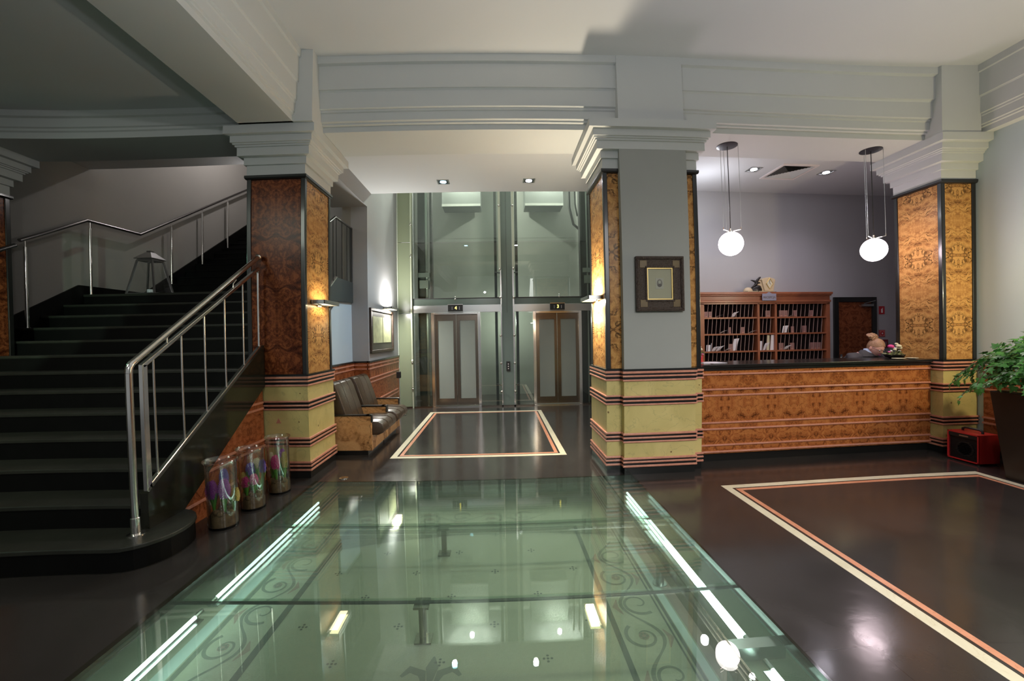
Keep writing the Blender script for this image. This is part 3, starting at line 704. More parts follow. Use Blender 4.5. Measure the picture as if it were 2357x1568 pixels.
MB().box(-1.86, .06, 9.14, 9.20, 2.075, 2.235).box(.36, 2.26, 9.14, 9.20, 2.075, 2.235).build('lintel', 'steel', gw, bevel=.004)
MB().box(-1.86, .06, 9.16, 9.19, 2.24, 2.375).box(.36, 2.26, 9.16, 9.19, 2.24, 2.375).build('upper_rail', flat('green_glass_rail', (.12, .16, .135), .2), gw)
MB().box(-1.86, .06, 9.15, 9.2, 2.375, 2.395).box(.36, 2.26, 9.15, 9.2, 2.375, 2.395).build('seal', 'iron', gw)
for x0, x1, z0, z1 in ((-1.86, .06, 2.40, 3.62), (-1.86, .06, 3.63, 5.99), (.36, 2.26, 2.40, 3.62), (.36, 2.26, 3.63, 5.99), (-1.86, -1.47, .03, 2.07), (-.38, .06, .03, 2.07), (.36, .77, .03, 2.07), (1.84, 2.26, .03, 2.07)):
    MB().box(x0, x1, 9.17, 9.18, z0, z1).build('pane', 'glass_lift', gw)
MB().box(-2.165, -1.90, 9.10, 9.12, .03, 2.06).box(-2.165, -1.90, 9.10, 9.12, 2.07, 3.62).box(-2.165, -1.90, 9.10, 9.12, 3.63, 5.99).build('side_panel', 'glass_side', gw)
MB().box(-1.895, -1.865, 9.06, 9.22, 0, 5.99).build('edge_post', flat('pale_steel_edge', (.50, .54, .40), .3, .4), gw)
MB().box(-2.185, -2.165, 9.06, 9.14, 0, 5.99).build('edge_post', flat('pale_green_edge', (.42, .46, .38), .35), gw)
MB().box(.085, .325, 9.10, 9.13, .03, 5.99).build('centre_panel', flat('green_grey_glass_column', (.15, .185, .16), .12, spec=.6), gw)
MB().box(.198, .204, 9.097, 9.10, 2.05, 5.99).build('joint', 'iron', gw)
MB().box(.03, .08, 9.06, 9.16, 3.0, 5.99).box(.33, .38, 9.06, 9.16, 3.0, 5.99).build('fin', flat('pale_glass_fin', (.46, .48, .38), .3), gw)
MB().box(.06, .085, 9.08, 9.16, 0, 3.0).box(.325, .36, 9.08, 9.16, 0, 3.0).build('fin', 'chrome', gw)
for x in (.055, .35):
    for z in (.33, .95, 1.55, 2.38, 3.0 if x < .1 else 3.02, 4.4):
        MB().ball((x, 9.05, z), .027, 12, 8).build('bolt', 'chrome', gw, smooth=60)
for x, z in ((-.92, 2.36), (1.34, 2.39), (-1.88, 3.3), (-1.88, 4.0), (-1.88, 1.0), (-1.88, .42)): MB().ball((x, 9.05, z), .025, 12, 8).tube([(x, 9.05, z + .05), (x, 9.14, z + .01)], .012, 8).build('bolt', 'chrome', gw, smooth=60)
MB().box(-2.18, -1.46, 9.08, 9.2, 0, .03).box(-.38, .77, 9.08, 9.2, 0, .03).box(1.84, 2.27, 9.08, 9.2, 0, .03).build('bottom_rail', 'darksteel', gw)
cp = thing('call_panel', (.205, 9.095, .78), 'small lift call button panel on the green column between the lifts', 'button panel')
bx('plate', 'plastic', .165, .25, 9.075, 9.099, .78, .99, cp, bevel=.004)
for z in (.83, .88, .93): MB().lathe([(.012, 0), (.012, .004)], (.0, 0, 0), 12).build('button', 'white', cp, world=False).matrix_local = Matrix.Translation((.003, -.02, z - .78)) @ Matrix.Rotation(pi / 2, 4, 'X')
# shaft interior
M['machine_grey'] = flat('machine_grey', (.10, .11, .10), .6)
sh = thing('lift_machinery', (0, 10.3, 0), 'dark guide rails, counterweights and cables inside the lift shafts', 'machinery')
for x, w in ((-1.72, .16), (-1.50, .05), (-.035, .06), (.44, .06), (1.98, .14), (2.14, .06)): MB().box(x - w / 2, x + w / 2, 9.45, 9.65, 0, 5.95).build('guide_rail', 'iron', sh)
for x in (-1.62, 2.06): MB().box(x - .03, x + .03, 9.5, 9.6, 0, 5.95).build('guide_rail', 'steel', sh)
for x in (-.87, 1.2): MB().box(x - .48, x + .48, 10.3, 10.9, 4.80, 5.9).build('machine_box', 'machine_grey', sh); MB().box(x - .48, x + .48, 10.28, 10.3, 4.78, 4.84).build('box_edge', 'shaft', sh)
MB().tube([(1.75, 9.9, 5.9), (1.76, 9.9, 4.6), (1.85, 9.9, 4.2), (2.02, 9.9, 4.05), (2.1, 9.9, 4.3)], .03, 8).build('cable', 'iron', sh, smooth=60)
MB().tube([(1.9, 9.9, 5.9), (1.9, 9.9, 4.7), (1.95, 9.9, 4.4)], .02, 8).build('cable', 'iron', sh, smooth=60)
for x, z in ((-1.66, 2.95), (2.08, 3.02)): MB().box(x - .13, x + .13, 9.42, 9.6, z - .05, z + .05).box(x - .1, x + .1, 9.42, 9.6, z - .3, z - .12).build('roller_bracket', 'steel', sh)
for x, s_ in ((-.02, 1), (.43, -1)): [MB().tube([(x - .03 * s_, 9.4, zz), (x + .12 * s_, 9.3, zz - .03)], .014, 8).build('arm', 'iron', sh) for zz in (2.98, .46)]

# framed print on the lobby wall
pc = thing('framed_picture', (-2.19, 7.82, 1.28), 'framed pair of yellow green prints on the lobby wall above the armchairs', 'picture')
MB().box(-2.19, -2.15, 7.06, 8.58, 1.285, 1.335).box(-2.19, -2.15, 7.06, 8.58, 2.02, 2.07).box(-2.19, -2.15, 7.06, 7.12, 1.335, 2.02).box(-2.19, -2.15, 8.52, 8.58, 1.335, 2.02).build('frame', 'frame_wood', pc, bevel=.006)
bx('mount', 'pic_black', -2.19, -2.172, 7.12, 8.52, 1.335, 2.02, pc)
for a, c in ((7.22, 7.80), (7.84, 8.42)): bx('print', 'pic_map', -2.172, -2.168, a, c, 1.46, 1.93, pc)

def wall_lamp(name, x, s_, y0, y1, z, label, mt='lamp_yellow'):
    t = thing('wall_lamp', (x, (y0 + y1) / 2, z), label, 'wall lamp', 'flat rectangular wall lamps')
    xa, xb = sorted((x, x + s_ * .165))
    MB().box(xa, xb, y0, y0 + .012, z, z + .045).box(xa, xb, y1 - .012, y1, z, z + .045).box(*sorted((x + s_ * .153, x + s_ * .165)), y0, y1, z, z + .045).box(*sorted((x, x + s_ * .012)), y0, y1, z, z + .045).build('housing', 'steel', t, bevel=.002)
    bx('diffuser', mt, xa + .02, xb - .02, y0 + .03, y1 - .03, z + .012, z + .022, t)
    MB().box(*sorted((x - s_ * .004, x + s_ * .012)), (y0 + y1) / 2 - .05, (y0 + y1) / 2 + .05, z - .02, z + .06).build('bracket', 'steel', t)
    return t
wall_lamp('a', -2.13, 1, 4.70, 5.14, 1.95, 'flat wall lamp on the right face of the stair pillar', mt='lamp_dim')
wall_lamp('b', 1.195, -1, 4.70, 5.14, 1.95, 'lit flat wall lamp on the left face of the central pillar')
wall_lamp('c', -2.19, 1, 7.95, 8.45, 2.10, 'lit flat wall lamp above the framed prints')
wall_lamp('d', 5.905, -1, 2.98, 3.42, 2.0, 'flat wall lamp on the right wall above the tall planter')
for x, s_, y, z, e, c in ((-2.13, 1, 4.92, 1.97, 1.3, (1, .82, .50)), (1.195, -1, 4.92, 1.97, 24, (1, .86, .66)), (-2.19, 1, 8.2, 2.12, 26, (1, .98, .94))):
    area('wall_lamp_light', (x + s_ * .085, y, z + .03), .10, e, c, rot=(pi, 0, 0), sy=.36)
    area('wall_lamp_light', (x + s_ * .085, y, z - .03), .10, e * .9, c, sy=.36)

# armchairs
def armchair(y0, label):
    t = thing('armchair', (-2.05, y0 + .385, 0), label, 'armchair', 'club armchairs against the lobby wall')
    X0, X1 = -2.40, -1.69; y1 = y0 + .77
    for ya in (y0, y1 - .035):
        p = MB().box(X0, X1, ya, ya + .035, .065, .525).build('arm_panel', 'burl_chair', t, bevel=.003)
        MB().box(X0, X1 - .02, ya - .008, ya + .043, .525, .545).prism([(X1 - .07, .545), (X1 + .012, .545), (X1 + .012, .44), (X1 - .004, .44), (X1 - .004, .525), (X1 - .07, .525)], ya - .008, ya + .043, 'y').build('arm_trim', 'black', p, bevel=.003)
    bx('front_panel', 'burl_chair', X1 - .04, X1 - .005, y0 + .035, y1 - .035, .065, .26, t)
    bx('plinth', 'black', X0, X1 - .06, y0 + .02, y1 - .02, 0, .065, t)
    bx('back_panel', 'burl_chair', X0, X0 + .03, y0 + .035, y1 - .035, .065, .55, t)
    # seat cushion: rounded front overhanging the box
    pr = [(-2.25, .26), (-1.62, .26), (-1.545, .29), (-1.53, .34), (-1.55, .40), (-1.61, .435), (-1.80, .445), (-2.25, .40)]
    s_ = MB().prism(pr, y0 + .05, y1 - .05, 'y').build('seat_cushion', 'leather', t, bevel=.018, smooth=50)
    for y in (y0 + .27, y0 + .50): MB().tube([(-2.1, y, .432), (-1.8, y, .449), (-1.61, y, .438), (-1.55, y, .402), (-1.532, y, .34), (-1.548, y, .292)], .004, 6).build('seam', 'leather', s_)
    pr = [(-2.12, .36), (-2.00, .38), (-2.07, .62), (-2.15, .86), (-2.19, .945), (-2.25, .965), (-2.31, .95), (-2.34, .90), (-2.30, .70), (-2.22, .40)]
    k = MB().prism(pr, y0 + .06, y1 - .06, 'y').build('back_cushion', 'leather', t, bevel=.018, smooth=50)
    for y in (y0 + .27, y0 + .50): MB().tube([(-2.0, y, .39), (-2.07, y, .62), (-2.15, y, .86), (-2.19, y, .948), (-2.25, y, .968)], .004, 6).build('seam', 'leather', k)
    return t
armchair(5.43, 'burl and brown leather armchair nearest the stair pillar')
armchair(6.205, 'burl and brown leather armchair farther back, beside the lobby wall')
bp = thing('barrier_post', (-2.0, 8.3, 0), 'thin steel post with a black head behind the armchairs', 'post')
MB().lathe([(.13, 0), (.13, .012), (.02, .02)], (-2.0, 8.3, 0), 24).build('base', 'steel', bp, smooth=40)
MB().tube([(-2.0, 8.3, .02), (-2.0, 8.3, .74)], .015, 12).build('pole', 'chrome', bp, smooth=50)
bx('head', 'plastic', -2.04, -1.96, 8.26, 8.34, .74, .87, bp, bevel=.01)

# recessed ceiling spots
def downlight(x, y, z, mat, label, rz=0, e=12, c=(1, .95, .9)):
    t = thing('recessed_spotlight', (x, y, z), label, 'ceiling light', 'square recessed ceiling spotlights')
    MB().box(-.095, .095, -.095, -.075, -.006, 0).box(-.095, .095, .075, .095, -.006, 0).box(-.095, -.075, -.075, .075, -.006, 0).box(.075, .095, -.075, .075, -.006, 0).build('frame', 'steel', t, world=False)
    MB().box(-.075, .075, -.075, .075, -.003, 0).build('recess', 'plastic', t, world=False)
    MB().lathe([(.05, -.008), (.05, -.002), (.0, -.002)], n=20).build('bulb', mat, t, world=False)
    spot('spot_light', (x, y, z - .03), e, c, 125, blend=.8)
    return t
downlight(-.86, 6.75, 4.08, 'lamp_blue', 'bluish square ceiling spotlight before the left lift', e=95, c=(.70, .88, 1))
downlight(.54, 6.73, 4.08, 'lamp_white', 'white square ceiling spotlight before the right lift', e=80, c=(1, .93, .92))
downlight(4.02, 6.11, 4.08, 'lamp_white', 'square ceiling spotlight left of the air vent', e=30, c=(.95, .90, 1))
downlight(5.28, 6.14, 4.08, 'lamp_white', 'square ceiling spotlight right of the air vent', e=18, c=(.95, .85, 1))
for x, y in ((-.86, 4.95), (.2, 4.95)): pass
v = thing('air_vent', (4.64, 6.16, 4.08), 'square white four way air vent in the reception ceiling', 'air vent')
b = MB(); b.mi = 0
for o_, h in ((.29, .014), (.20, .01)):
    pass
b.box(4.34, 4.94, 5.86, 5.90, 4.064, 4.08).box(4.34, 4.94, 6.42, 6.46, 4.064, 4.08).box(4.34, 4.38, 5.90, 6.42, 4.064, 4.08).box(4.90, 4.94, 5.90, 6.42, 4.064, 4.08)
b.build('frame', 'white', v)
sl = MB()
for k in range(8):
    o_ = .25 - k * .031
    for a in range(4):
        ca, sa = cos(a * pi / 2), sin(a * pi / 2); f = lambda px, py, z: (4.64 + px * ca - py * sa, 6.16 + px * sa + py * ca, z)
        sl.add([f(-o_, -o_, 4.066), f(o_, -o_, 4.066), f(o_ - .03, -o_ + .03, 4.079), f(-o_ + .03, -o_ + .03, 4.079)], [(0, 1, 2, 3)])
sl.build('louvres', 'plaster', v)
bx('dark_core', 'iron', 4.39, 4.89, 5.91, 6.41, 4.0795, 4.08, v)

# pendant globes
def pendant(x, y, z, label, e):
    t = thing('pendant_lamp', (x, y, BZ), label, 'pendant lamp', 'opal globe pendants over the reception counter')
    MB().lathe([(.0, -.012), (.10, -.012), (.125, -.006), (.125, 0)], (x, y, BZ), 32).build('ceiling_plate', flat('dark_ceiling_plate', (.06, .06, .07), .3, .5), t, smooth=40)
    MB().ball((x, y, z), .147, 32, 20).build('globe', 'globe', t, smooth=80)
    zt = z + .155
    for k in range(3):
        a = radians(200 + 120 * k); px, py = x + .125 * cos(a), y + .125 * sin(a)
        MB().tube([(px, py, BZ - .01), (px, py, zt + .02)], .0028, 6).build('wire', 'steel', t)
        MB().tube([(x + .03 * cos(a), y + .03 * sin(a), zt), (px, py, zt + .012), (px, py, zt + .04)], .005, 8).build('arm', 'chrome', t)
    MB().tube([(x, y, BZ - .01), (x, y, zt + .03)], .005, 8).build('cable', 'plastic', t)
    MB().lathe([(.035, 0), (.035, .012), (.012, .025), (.012, .05)], (x, y, z + .142), 16).build('cap', 'chrome', t, smooth=40)
    return t
pendant(2.905, 4.94, 2.645, 'left glowing opal globe pendant, hanging beside the central pillar', 30)
pendant(4.885, 4.93, 2.585, 'right glowing opal globe pendant, hanging before the right pillar', 30)

# ================================================================ RECEPTION
co = thing('reception_counter', (3.9, 4.9, 0), 'long burl veneered reception counter with a black stone top', 'counter')
bx('plinth', 'black', 2.30, 5.46, 4.76, 5.30, 0, .10, co)
MB().box(2.29, 5.46, 4.725, 4.80, .10, 1.10).build('front_panel', 'burl_counter', co)
b = MB()
for z, o_ in ((.125, .02), (.204, .014), (.397, .014), (.474, .018), (.799, .014), (.871, .016), (1.05, .02)): b.box(2.29, 5.455, 4.725 - o_, 4.73, z - .011, z + .011)
b.build('moulding', 'pink', co, bevel=.006)
b = MB().box(2.29, 5.46, 4.69, 5.33, 1.128, 1.163).build('counter_top', 'blackstone', co, bevel=.005)
bx('top_rail', 'black', 2.29, 5.46, 4.712, 5.30, 1.095, 1.128, co)
bx('back_panel', 'wood_rack', 2.30, 5.46, 5.27, 5.30, .10, 1.095, co)
bx('inner_desk', 'wood_rack', 2.42, 5.9, 5.31, 5.58, .72, .75, co)
for x in (2.5, 5.85): bx('desk_leg', 'wood_rack', x - .02, x + .02, 5.34, 5.56, 0, .72, co)

# key rack
kr = thing('key_rack', (4.64, 6.9, 0), 'cherry wood pigeonhole key rack with slanted dividers behind the counter', 'rack')
KX0, KX1, KY0, KY1 = 3.40, 5.84, 6.80, 7.13
bx('back_board', 'rack_in', KX0, KX1, KY1 - .02, KY1, 0, 2.05, kr)
for x0, x1 in ((KX0, KX0 + .085), (KX1 - .065, KX1), (4.455, 4.495), (4.78, 4.82)): bx('upright', 'wood_rack', x0, x1, KY0 - .01, KY1 - .02, 0, 2.035, kr, bevel=.003)
for z in (.60, .91, 1.208, 1.505, 1.785): bx('shelf', 'wood_rack', KX0 + .04, KX1 - .04, KY0, KY1 - .02, z - .014, z + .014, kr, bevel=.003)
bx('top_board', 'wood_rack', KX0, KX1, KY0 - .01, KY1, 2.02, 2.05, kr)
bx('lower_cupboard', 'wood_rack', KX0 + .06, KX1 - .05, KY0 + .01, KY1 - .02, 0, .58, kr)
MB().box(KX0 - .01, KX1 + .01, KY0 - .03, KY1, 2.05, 2.085).box(KX0 + .0, KX1, KY0 - .012, KY1, 2.085, 2.16).box(KX0 - .015, KX1 + .015, KY0 - .035, KY1, 2.16, 2.185).box(KX0 - .03, KX1 + .03, KY0 - .05, KY1, 2.185, 2.225).build('cornice', 'wood_rack', kr, bevel=.006)
def divs(x0, x1, n):
    for zb, zt in ((1.519, 1.771), (1.799, 2.02), (1.222, 1.491), (.924, 1.194)):
        for k in range(1, n):
            x = x0 + (x1 - x0) * k / n
            q = MB().prism([(x - .015, zb), (x - .010, zb), (x + .012, zt), (x + .007, zt)], KY0 + .018, KY1 - .02, 'y'); q.mi = 1; q.prism([(x - .016, zb), (x - .009, zb), (x + .013, zt), (x + .006, zt)], KY0 + .012, KY0 + .018, 'y'); q.build('divider', ['rack_in', 'rack_div'], kr)
divs(3.485, 4.455, 13); divs(4.495, 4.78, 4); divs(4.82, 5.775, 12)
sg = bx('sign_plate', 'plaque', 4.515, 4.775, KY0 - .062, KY0 - .05, 2.075, 2.195, kr, bevel=.004)
MB().prism([(4.585, 2.19), (4.705, 2.19), (4.645, 2.225)], KY0 - .060, KY0 - .051, 'y').build('sign_crest', 'plaque', sg)
text('lettering', 'RECEPCJA', (4.645, KY0 - .0635, 2.13), .052, 'ink', sg, depth=.001)

# contents of the pigeonholes
rows = {1: 1.799, 2: 1.519, 3: 1.222}
rn = {1: 'top', 2: 'middle', 3: 'lower'}
def bay(x): return 'left bay' if x < 4.47 else ('narrow centre bay' if x < 4.8 else 'right bay')
def sheet(x, row, w, h, curl, mat='paper', word='white sheet of paper', pos=''):
    z = rows[row]; b = MB(); n = 6; vs = []
    for i in range(n + 1):
        t = i / n; a = curl * t
        dx = (curl * .05) * t * t; y = KY0 + .03 - .03 * sin(a * 1.2); zz = z + h * t * (1 - .15 * abs(curl) * t)
        vs += [(x - w / 2 + dx * .6, y, zz), (x + w / 2 + dx, y + .006, zz + .012 * curl)]
    vs2 = [(p[0], p[1] + .002, p[2]) for p in vs]
    f = []; m = len(vs)
    for i in range(n): f += [(2 * i, 2 * i + 1, 2 * i + 3, 2 * i + 2), (m + 2 * i + 1, m + 2 * i, m + 2 * i + 2, m + 2 * i + 3), (2 * i, 2 * i + 2, m + 2 * i + 2, m + 2 * i), (2 * i + 1, m + 2 * i + 1, m + 2 * i + 3, 2 * i + 3)]
    f += [(0, m, m + 1, 1), (m - 2, m - 1, 2 * m - 1, 2 * m - 2)]
    o = b.add(vs + vs2, f).build('paper_sheet', mat, smooth=60)
    return tag(o, '%s on the %s rack shelf, %s' % (word, rn[row], pos), 'paper', 'papers in the key rack')
def px2x(px): return (px - 1622) / (1902 - 1622) * (5.774 - 3.495) + 3.495
for args in ((1651, 1, .07, .035, 1.5, 'paper', 'low curled white slip', 'leftmost one in the left bay'), (1687, 1, .07, .10, 1.3, 'paper', 'curled white sheet', 'in the middle of the left bay'),
             (1820, 1, .07, .028, 1.2, 'paper', 'low white slip', 'in the right bay'),
             (1660, 2, .07, .06, 1.8, 'paper', 'curled white slip', 'in the left bay'), (1726, 2, .08, .045, 1.5, 'paper', 'low curled white slip', 'right end of the left bay'),
             (1805, 2, .095, .13, .5, 'paper', 'large white sheet', 'in the right bay'),
             (1631, 3, .075, .11, .1, 'paper', 'upright white card', 'at the left end'), (1638, 3, .02, .14, .1, 'paper', 'narrow tall white strip', 'second from the left end'), (1643, 3, .075, .085, 1.0, 'paper', 'leaning white sheet', 'third from the left end'),
             (1653, 3, .08, .10, 1.4, 'paper', 'curled white sheet', 'fourth from the left end'), (1671, 3, .08, .05, 1.6, 'paper', 'low curled white slip', 'just left of a brown card'),
             (1690, 3, .085, .23, .7, 'paper', 'tall curved white sheet', 'beside a brown card in left bay'),
             (1751, 3, .06, .16, .0, 'paper', 'upright white sheet', 'left in the centre bay'), (1759, 3, .07, .14, .9, 'paper', 'slanting white sheet', 'second in the narrow centre bay'),
             (1767, 3, .06, .26, .0, 'cream', 'tall cream card', 'in the narrow centre bay'), (1776, 3, .075, .27, .2, 'paper', 'tall white sheet', 'at the right of the narrow centre bay'),
             (1807, 3, .085, .085, 1.4, 'paper', 'curled white sheet', 'beside a brown card in the right bay'), (1891, 3, .03, .15, -.8, 'paper', 'slim leaning white sheet', 'at the far right end')):
    sheet(px2x(args[0]), *args[1:])
def card(px, row, w, h, pos):
    x = px2x(px); z = rows[row]; t = thing('key_card_holder', (x, KY0 + .03, z), 'brown card holder, %s rack shelf, %s' % (rn[row], pos), 'card holder', 'brown card holders in the key rack')
    bx('card', 'card', -w / 2, w / 2, -.012, .0, 0, h, t, world=False)
    MB().prism([(-w * .25, .012), (w * .25, .012), (w * .18, .022), (-w * .18, .022)], -.0145, -.012, 'y').build('emblem', 'pink', t, world=False)
for a in ((1627, 1, .08, .10, 'first of the pair at the left end'), (1635, 1, .07, .10, 'second of the pair at the left end'), (1766, 1, .09, .11, 'in the narrow centre bay'), (1797, 1, .08, .11, 'left one of the pair in the right bay'), (1807, 1, .08, .11, 'right one of the pair in the right bay'), (1830, 1, .07, .11, 'middle of the right bay'), (1868, 1, .06, .11, 'near the right end'),
          (1679, 2, .035, .11, 'slim one in the left bay'), (1708, 2, .07, .11, 'wide one in the left bay'), (1823, 2, .055, .11, 'left one in the right bay'), (1851, 2, .085, .12, 'right one in the right bay'),
          (1681, 3, .075, .12, 'in the left bay'), (1796, 3, .09, .12, 'leftmost in the right bay'), (1822, 3, .08, .12, 'second in the right bay'), (1869, 3, .075, .12, 'left of the three at the right end'), (1877, 3, .06, .12, 'middle of the three at the right end'), (1885, 3, .08, .12, 'right of the three at the right end')): card(*a)

# figure and clock on top of the rack
mc = thing('mantel_clock', (4.63, 6.95, 2.225), 'beige stone mantel clock with a black bird figure on top of the key rack', 'clock')
bx('base', 'bronze', 4.27, 4.86, 6.85, 7.04, 2.225, 2.24, mc)
bx('plinth', 'onyx', 4.33, 4.84, 6.87, 7.02, 2.24, 2.253, mc)
ck = MB().prism([(4.655, 2.253), (4.82, 2.253), (4.86, 2.45), (4.83, 2.475), (4.74, 2.497), (4.64, 2.48), (4.60, 2.455)], 6.87, 6.99, 'y').build('clock_body', 'onyx', mc, bevel=.008)
MB().prism([(4.74, 2.29), (4.80, 2.385), (4.74, 2.475), (4.68, 2.385)], 6.860, 6.871, 'y').build('dial', 'mount2', ck)
MB().tube([(4.74, 6.862, 2.29), (4.80, 6.862, 2.385), (4.74, 6.862, 2.475), (4.68, 6.862, 2.385), (4.74, 6.862, 2.29)], .006, 8).build('dial_rim', 'gold', ck)
MB().bar((4.74, 6.857, 2.385), (4.74, 6.857, 2.44), .004).bar((4.74, 6.857, 2.385), (4.765, 6.857, 2.37), .004).build('hands', 'ink', ck)
MB().prism([(4.50, 2.253), (4.66, 2.253), (4.60, 2.44), (4.56, 2.44)], 6.90, 7.0, 'y').build('rear_slab', 'onyx', mc, bevel=.006)
MB().ball((4.38, 6.94, 2.253), .085, 14, 8, 1, .8, .85).build('stone_mound', 'onyx', mc, smooth=60)
MB().ball((4.53, 6.93, 2.27), .09, 16, 10, 1.2, .7, 1.1).ball((4.56, 6.93, 2.32), .06, 14, 8, 1.1, .7, .9).build('rock', 'bronze', mc, smooth=60)
MB().tube([(4.43, 6.9, 2.32), (4.48, 6.9, 2.35), (4.52, 6.9, 2.39), (4.50, 6.9, 2.42), (4.44, 6.9, 2.44), (4.41, 6.9, 2.445)], [.006, .018, .026, .022, .012, .006], 10).tube([(4.51, 6.9, 2.40), (4.54, 6.9, 2.45), (4.58, 6.9, 2.49), (4.60, 6.9, 2.50)], [.02, .022, .016, .006], 10).tube([(4.51, 6.9, 2.40), (4.58, 6.91, 2.40), (4.63, 6.92, 2.36)], [.016, .014, .005], 8).build('bird_figure', 'bronze', mc, smooth=60)

# door
d = struct(MB().box(6.20, 6.29, 7.10, 7.2, 0, 2.16).box(6.99, 7.08, 7.10, 7.2, 0, 2.16).box(6.29, 6.99, 7.10, 7.2, 2.07, 2.16).build('door_1', 'black', keep=True, bevel=.004))
lf = bx('door_leaf', 'burl_door', 6.29, 6.99, 7.13, 7.17, .01, 2.07, d)
h = MB().tube([(6.35, 7.12, 1.04), (6.35, 7.07, 1.04), (6.44, 7.07, 1.04)], .009, 8).lathe([(.0, 0), (.001, 0)], (6.35, 7.1, 1.0)).build('handle', 'chrome', lf)
MB().box(6.33, 6.37, 7.118, 7.13, .90, 1.10).build('lock_plate', 'steel', lf)
MB().box(6.78, 7.0, 7.08, 7.13, 1.985, 2.03).bar((6.80, 7.08, 2.04), (7.02, 7.07, 2.09), .018, .012).build('door_closer', 'steel', lf, bevel=.003)

# red signs on the wall
def sign(x, z, w, h, label): 
    t = thing('safety_sign', (x, 7.14, z - h / 2), label, 'sign'); bx('plate', 'sign_red', x - w / 2, x + w / 2, 7.132, 7.14, z - h / 2, z + h / 2, t); return t
X0 = 7.215
s1 = sign(X0, 1.912, .115, .15, 'red fire extinguisher sign right of the door, topmost of three')
MB().box(X0 - .016, X0 + .016, 7.129, 7.132, 1.865, 1.935).lathe([(.0, 0), (.001, 0)], (X0, 7.131, 1.9)).bar((X0, 7.13, 1.935), (X0 + .02, 7.13, 1.955), .008, .003).build('pictogram', 'white', s1)
s2 = sign(X0, 1.475, .125, .125, 'red fire alarm sign with a ring, right of the door')
MB().box(X0 - .054, X0 + .054, 7.130, 7.132, 1.421, 1.529).build('field', flat('salmon_field', (.52, .16, .14), .5), s2)
MB().prism([(X0 + .040 * cos(k * pi / 12), 1.475 + .040 * sin(k * pi / 12)) for k in range(24)], 7.127, 7.130, 'y').build('ring', 'sign_red', s2)
MB().prism([(X0 + .016 * cos(k * pi / 8), 1.475 + .016 * sin(k * pi / 8)) for k in range(16)], 7.125, 7.1265, 'y').build('push_dot', 'white', s2)
s3 = thing('alarm_button', (X0 + .02, 7.14, 1.20), 'dark red alarm box behind the receptionist, lowest of the three', 'alarm button')
bx('box', flat('dark_red_box', (.16, .012, .02), .4), X0 - .055, X0 + .095, 7.10, 7.14, 1.20, 1.36, s3, bevel=.006)
MB().box(X0 - .02, X0 + .06, 7.096, 7.10, 1.245, 1.315).build('window', flat('mauve_window', (.20, .11, .13), .4), s3)

# items on the counter
fl = thing('paper_stack', (2.62, 4.97, 1.163), 'loose white papers at the left end of the counter top', 'papers')
for k, (dx, dy, a) in enumerate(((-.03, .0, 0), (.05, -.03, .2), (0, .03, -.1))):
    c, s_ = cos(a), sin(a); w, hh = .105, .075
    MB().prism([(2.63 + dx + px * c - py * s_, 4.965 + dy + px * s_ + py * c) for px, py in ((-w, -hh), (w, -hh), (w, hh), (-w, hh))], 1.163 + k * .004, 1.167 + k * .004, 'z').build('sheet', 'paper', fl)
def bouquet(x, y, z, rx, ry, hh, label, colours, seed, vase):
    random.seed(seed); t = thing('flower_bowl', (x, y, z), label, 'flowers')
    if vase == 'bowl': MB().lathe([(.05, 0), (.10, .015), (.12, .05), (.105, .052), (.08, .02), (.0, .015)], (x, y, z), 20).build('bowl', 'bronze', t, smooth=60)
    else: MB().lathe([(.030, 0), (.036, .01), (.024, .05), (.034, .10), (.028, .10), (.018, .05), (.0, .01)], (x, y, z), 16).build('vase', 'red', t, smooth=60)
    b = MB()
    z0 = z + (.03 if vase == 'bowl' else .08)
    for k in range(46):
        a = random.random() * 2 * pi; q = random.random() ** .5; px, py = x + rx * q * cos(a), y + ry * q * sin(a); pz = z0 + hh * (.15 + .75 * random.random()) * (1 - .5 * q)
        b.tube([(x + .3 * (px - x), y + .3 * (py - y), z0), (px, py, pz)], [.003, .001], 4)
        lx = random.random() * 6; l = .022; b.add([(px, py, pz), (px + l * cos(lx), py + l * sin(lx), pz + .01), (px + 1.8 * l * cos(lx + .4), py + 1.8 * l * sin(lx + .4), pz), (px + l * cos(lx + .9), py + l * sin(lx + .9), pz - .006)], [(0, 1, 2, 3)])
    b.build('foliage', flat('dry_green_foliage', (.22, .24, .10), .6, var=.5, vs=30), t)
    for k, (mt, dx, dz, rr) in enumerate(colours):
        f = MB(); cx, cyy, cz = x + dx, y - .02 * (k % 2), z + dz
        for j in range(9):
            a = j * 2.4; e = .45 + .5 * (j % 3) / 2; f.ball((cx + rr * .5 * cos(a) * e, cyy + rr * .5 * sin(a) * e, cz + rr * .35 * (1 - e)), rr * .45, 7, 5)
        f.build('blossom', mt, t, smooth=60)
bouquet(5.27, 5.03, 1.163, .12, .09, .11, 'bowl of pink and white flowers beside the receptionist', [('f_pink', -.055, .155, .045), ('f_whitef', .04, .16, .04), ('f_whitef', .07, .135, .04), ('f_whitef', -.02, .115, .028), ('paper', .01, .13, .022), ('paper', -.07, .10, .018), ('paper', .075, .095, .02), ('f_rose', -.10, .085, .02), ('f_whitef', .03, .19, .025)], 5, 'bowl')
bouquet(2.545, 5.07, 1.163, .025, .03, .10, 'small red vase of dried flowers on the counter beside the central pillar', [('f_whitef', .0, .17, .03), ('f_rose', .012, .11, .02), ('f_whitef', -.01, .20, .022), ('f_pink', -.005, .075, .016)], 8, 'vase')
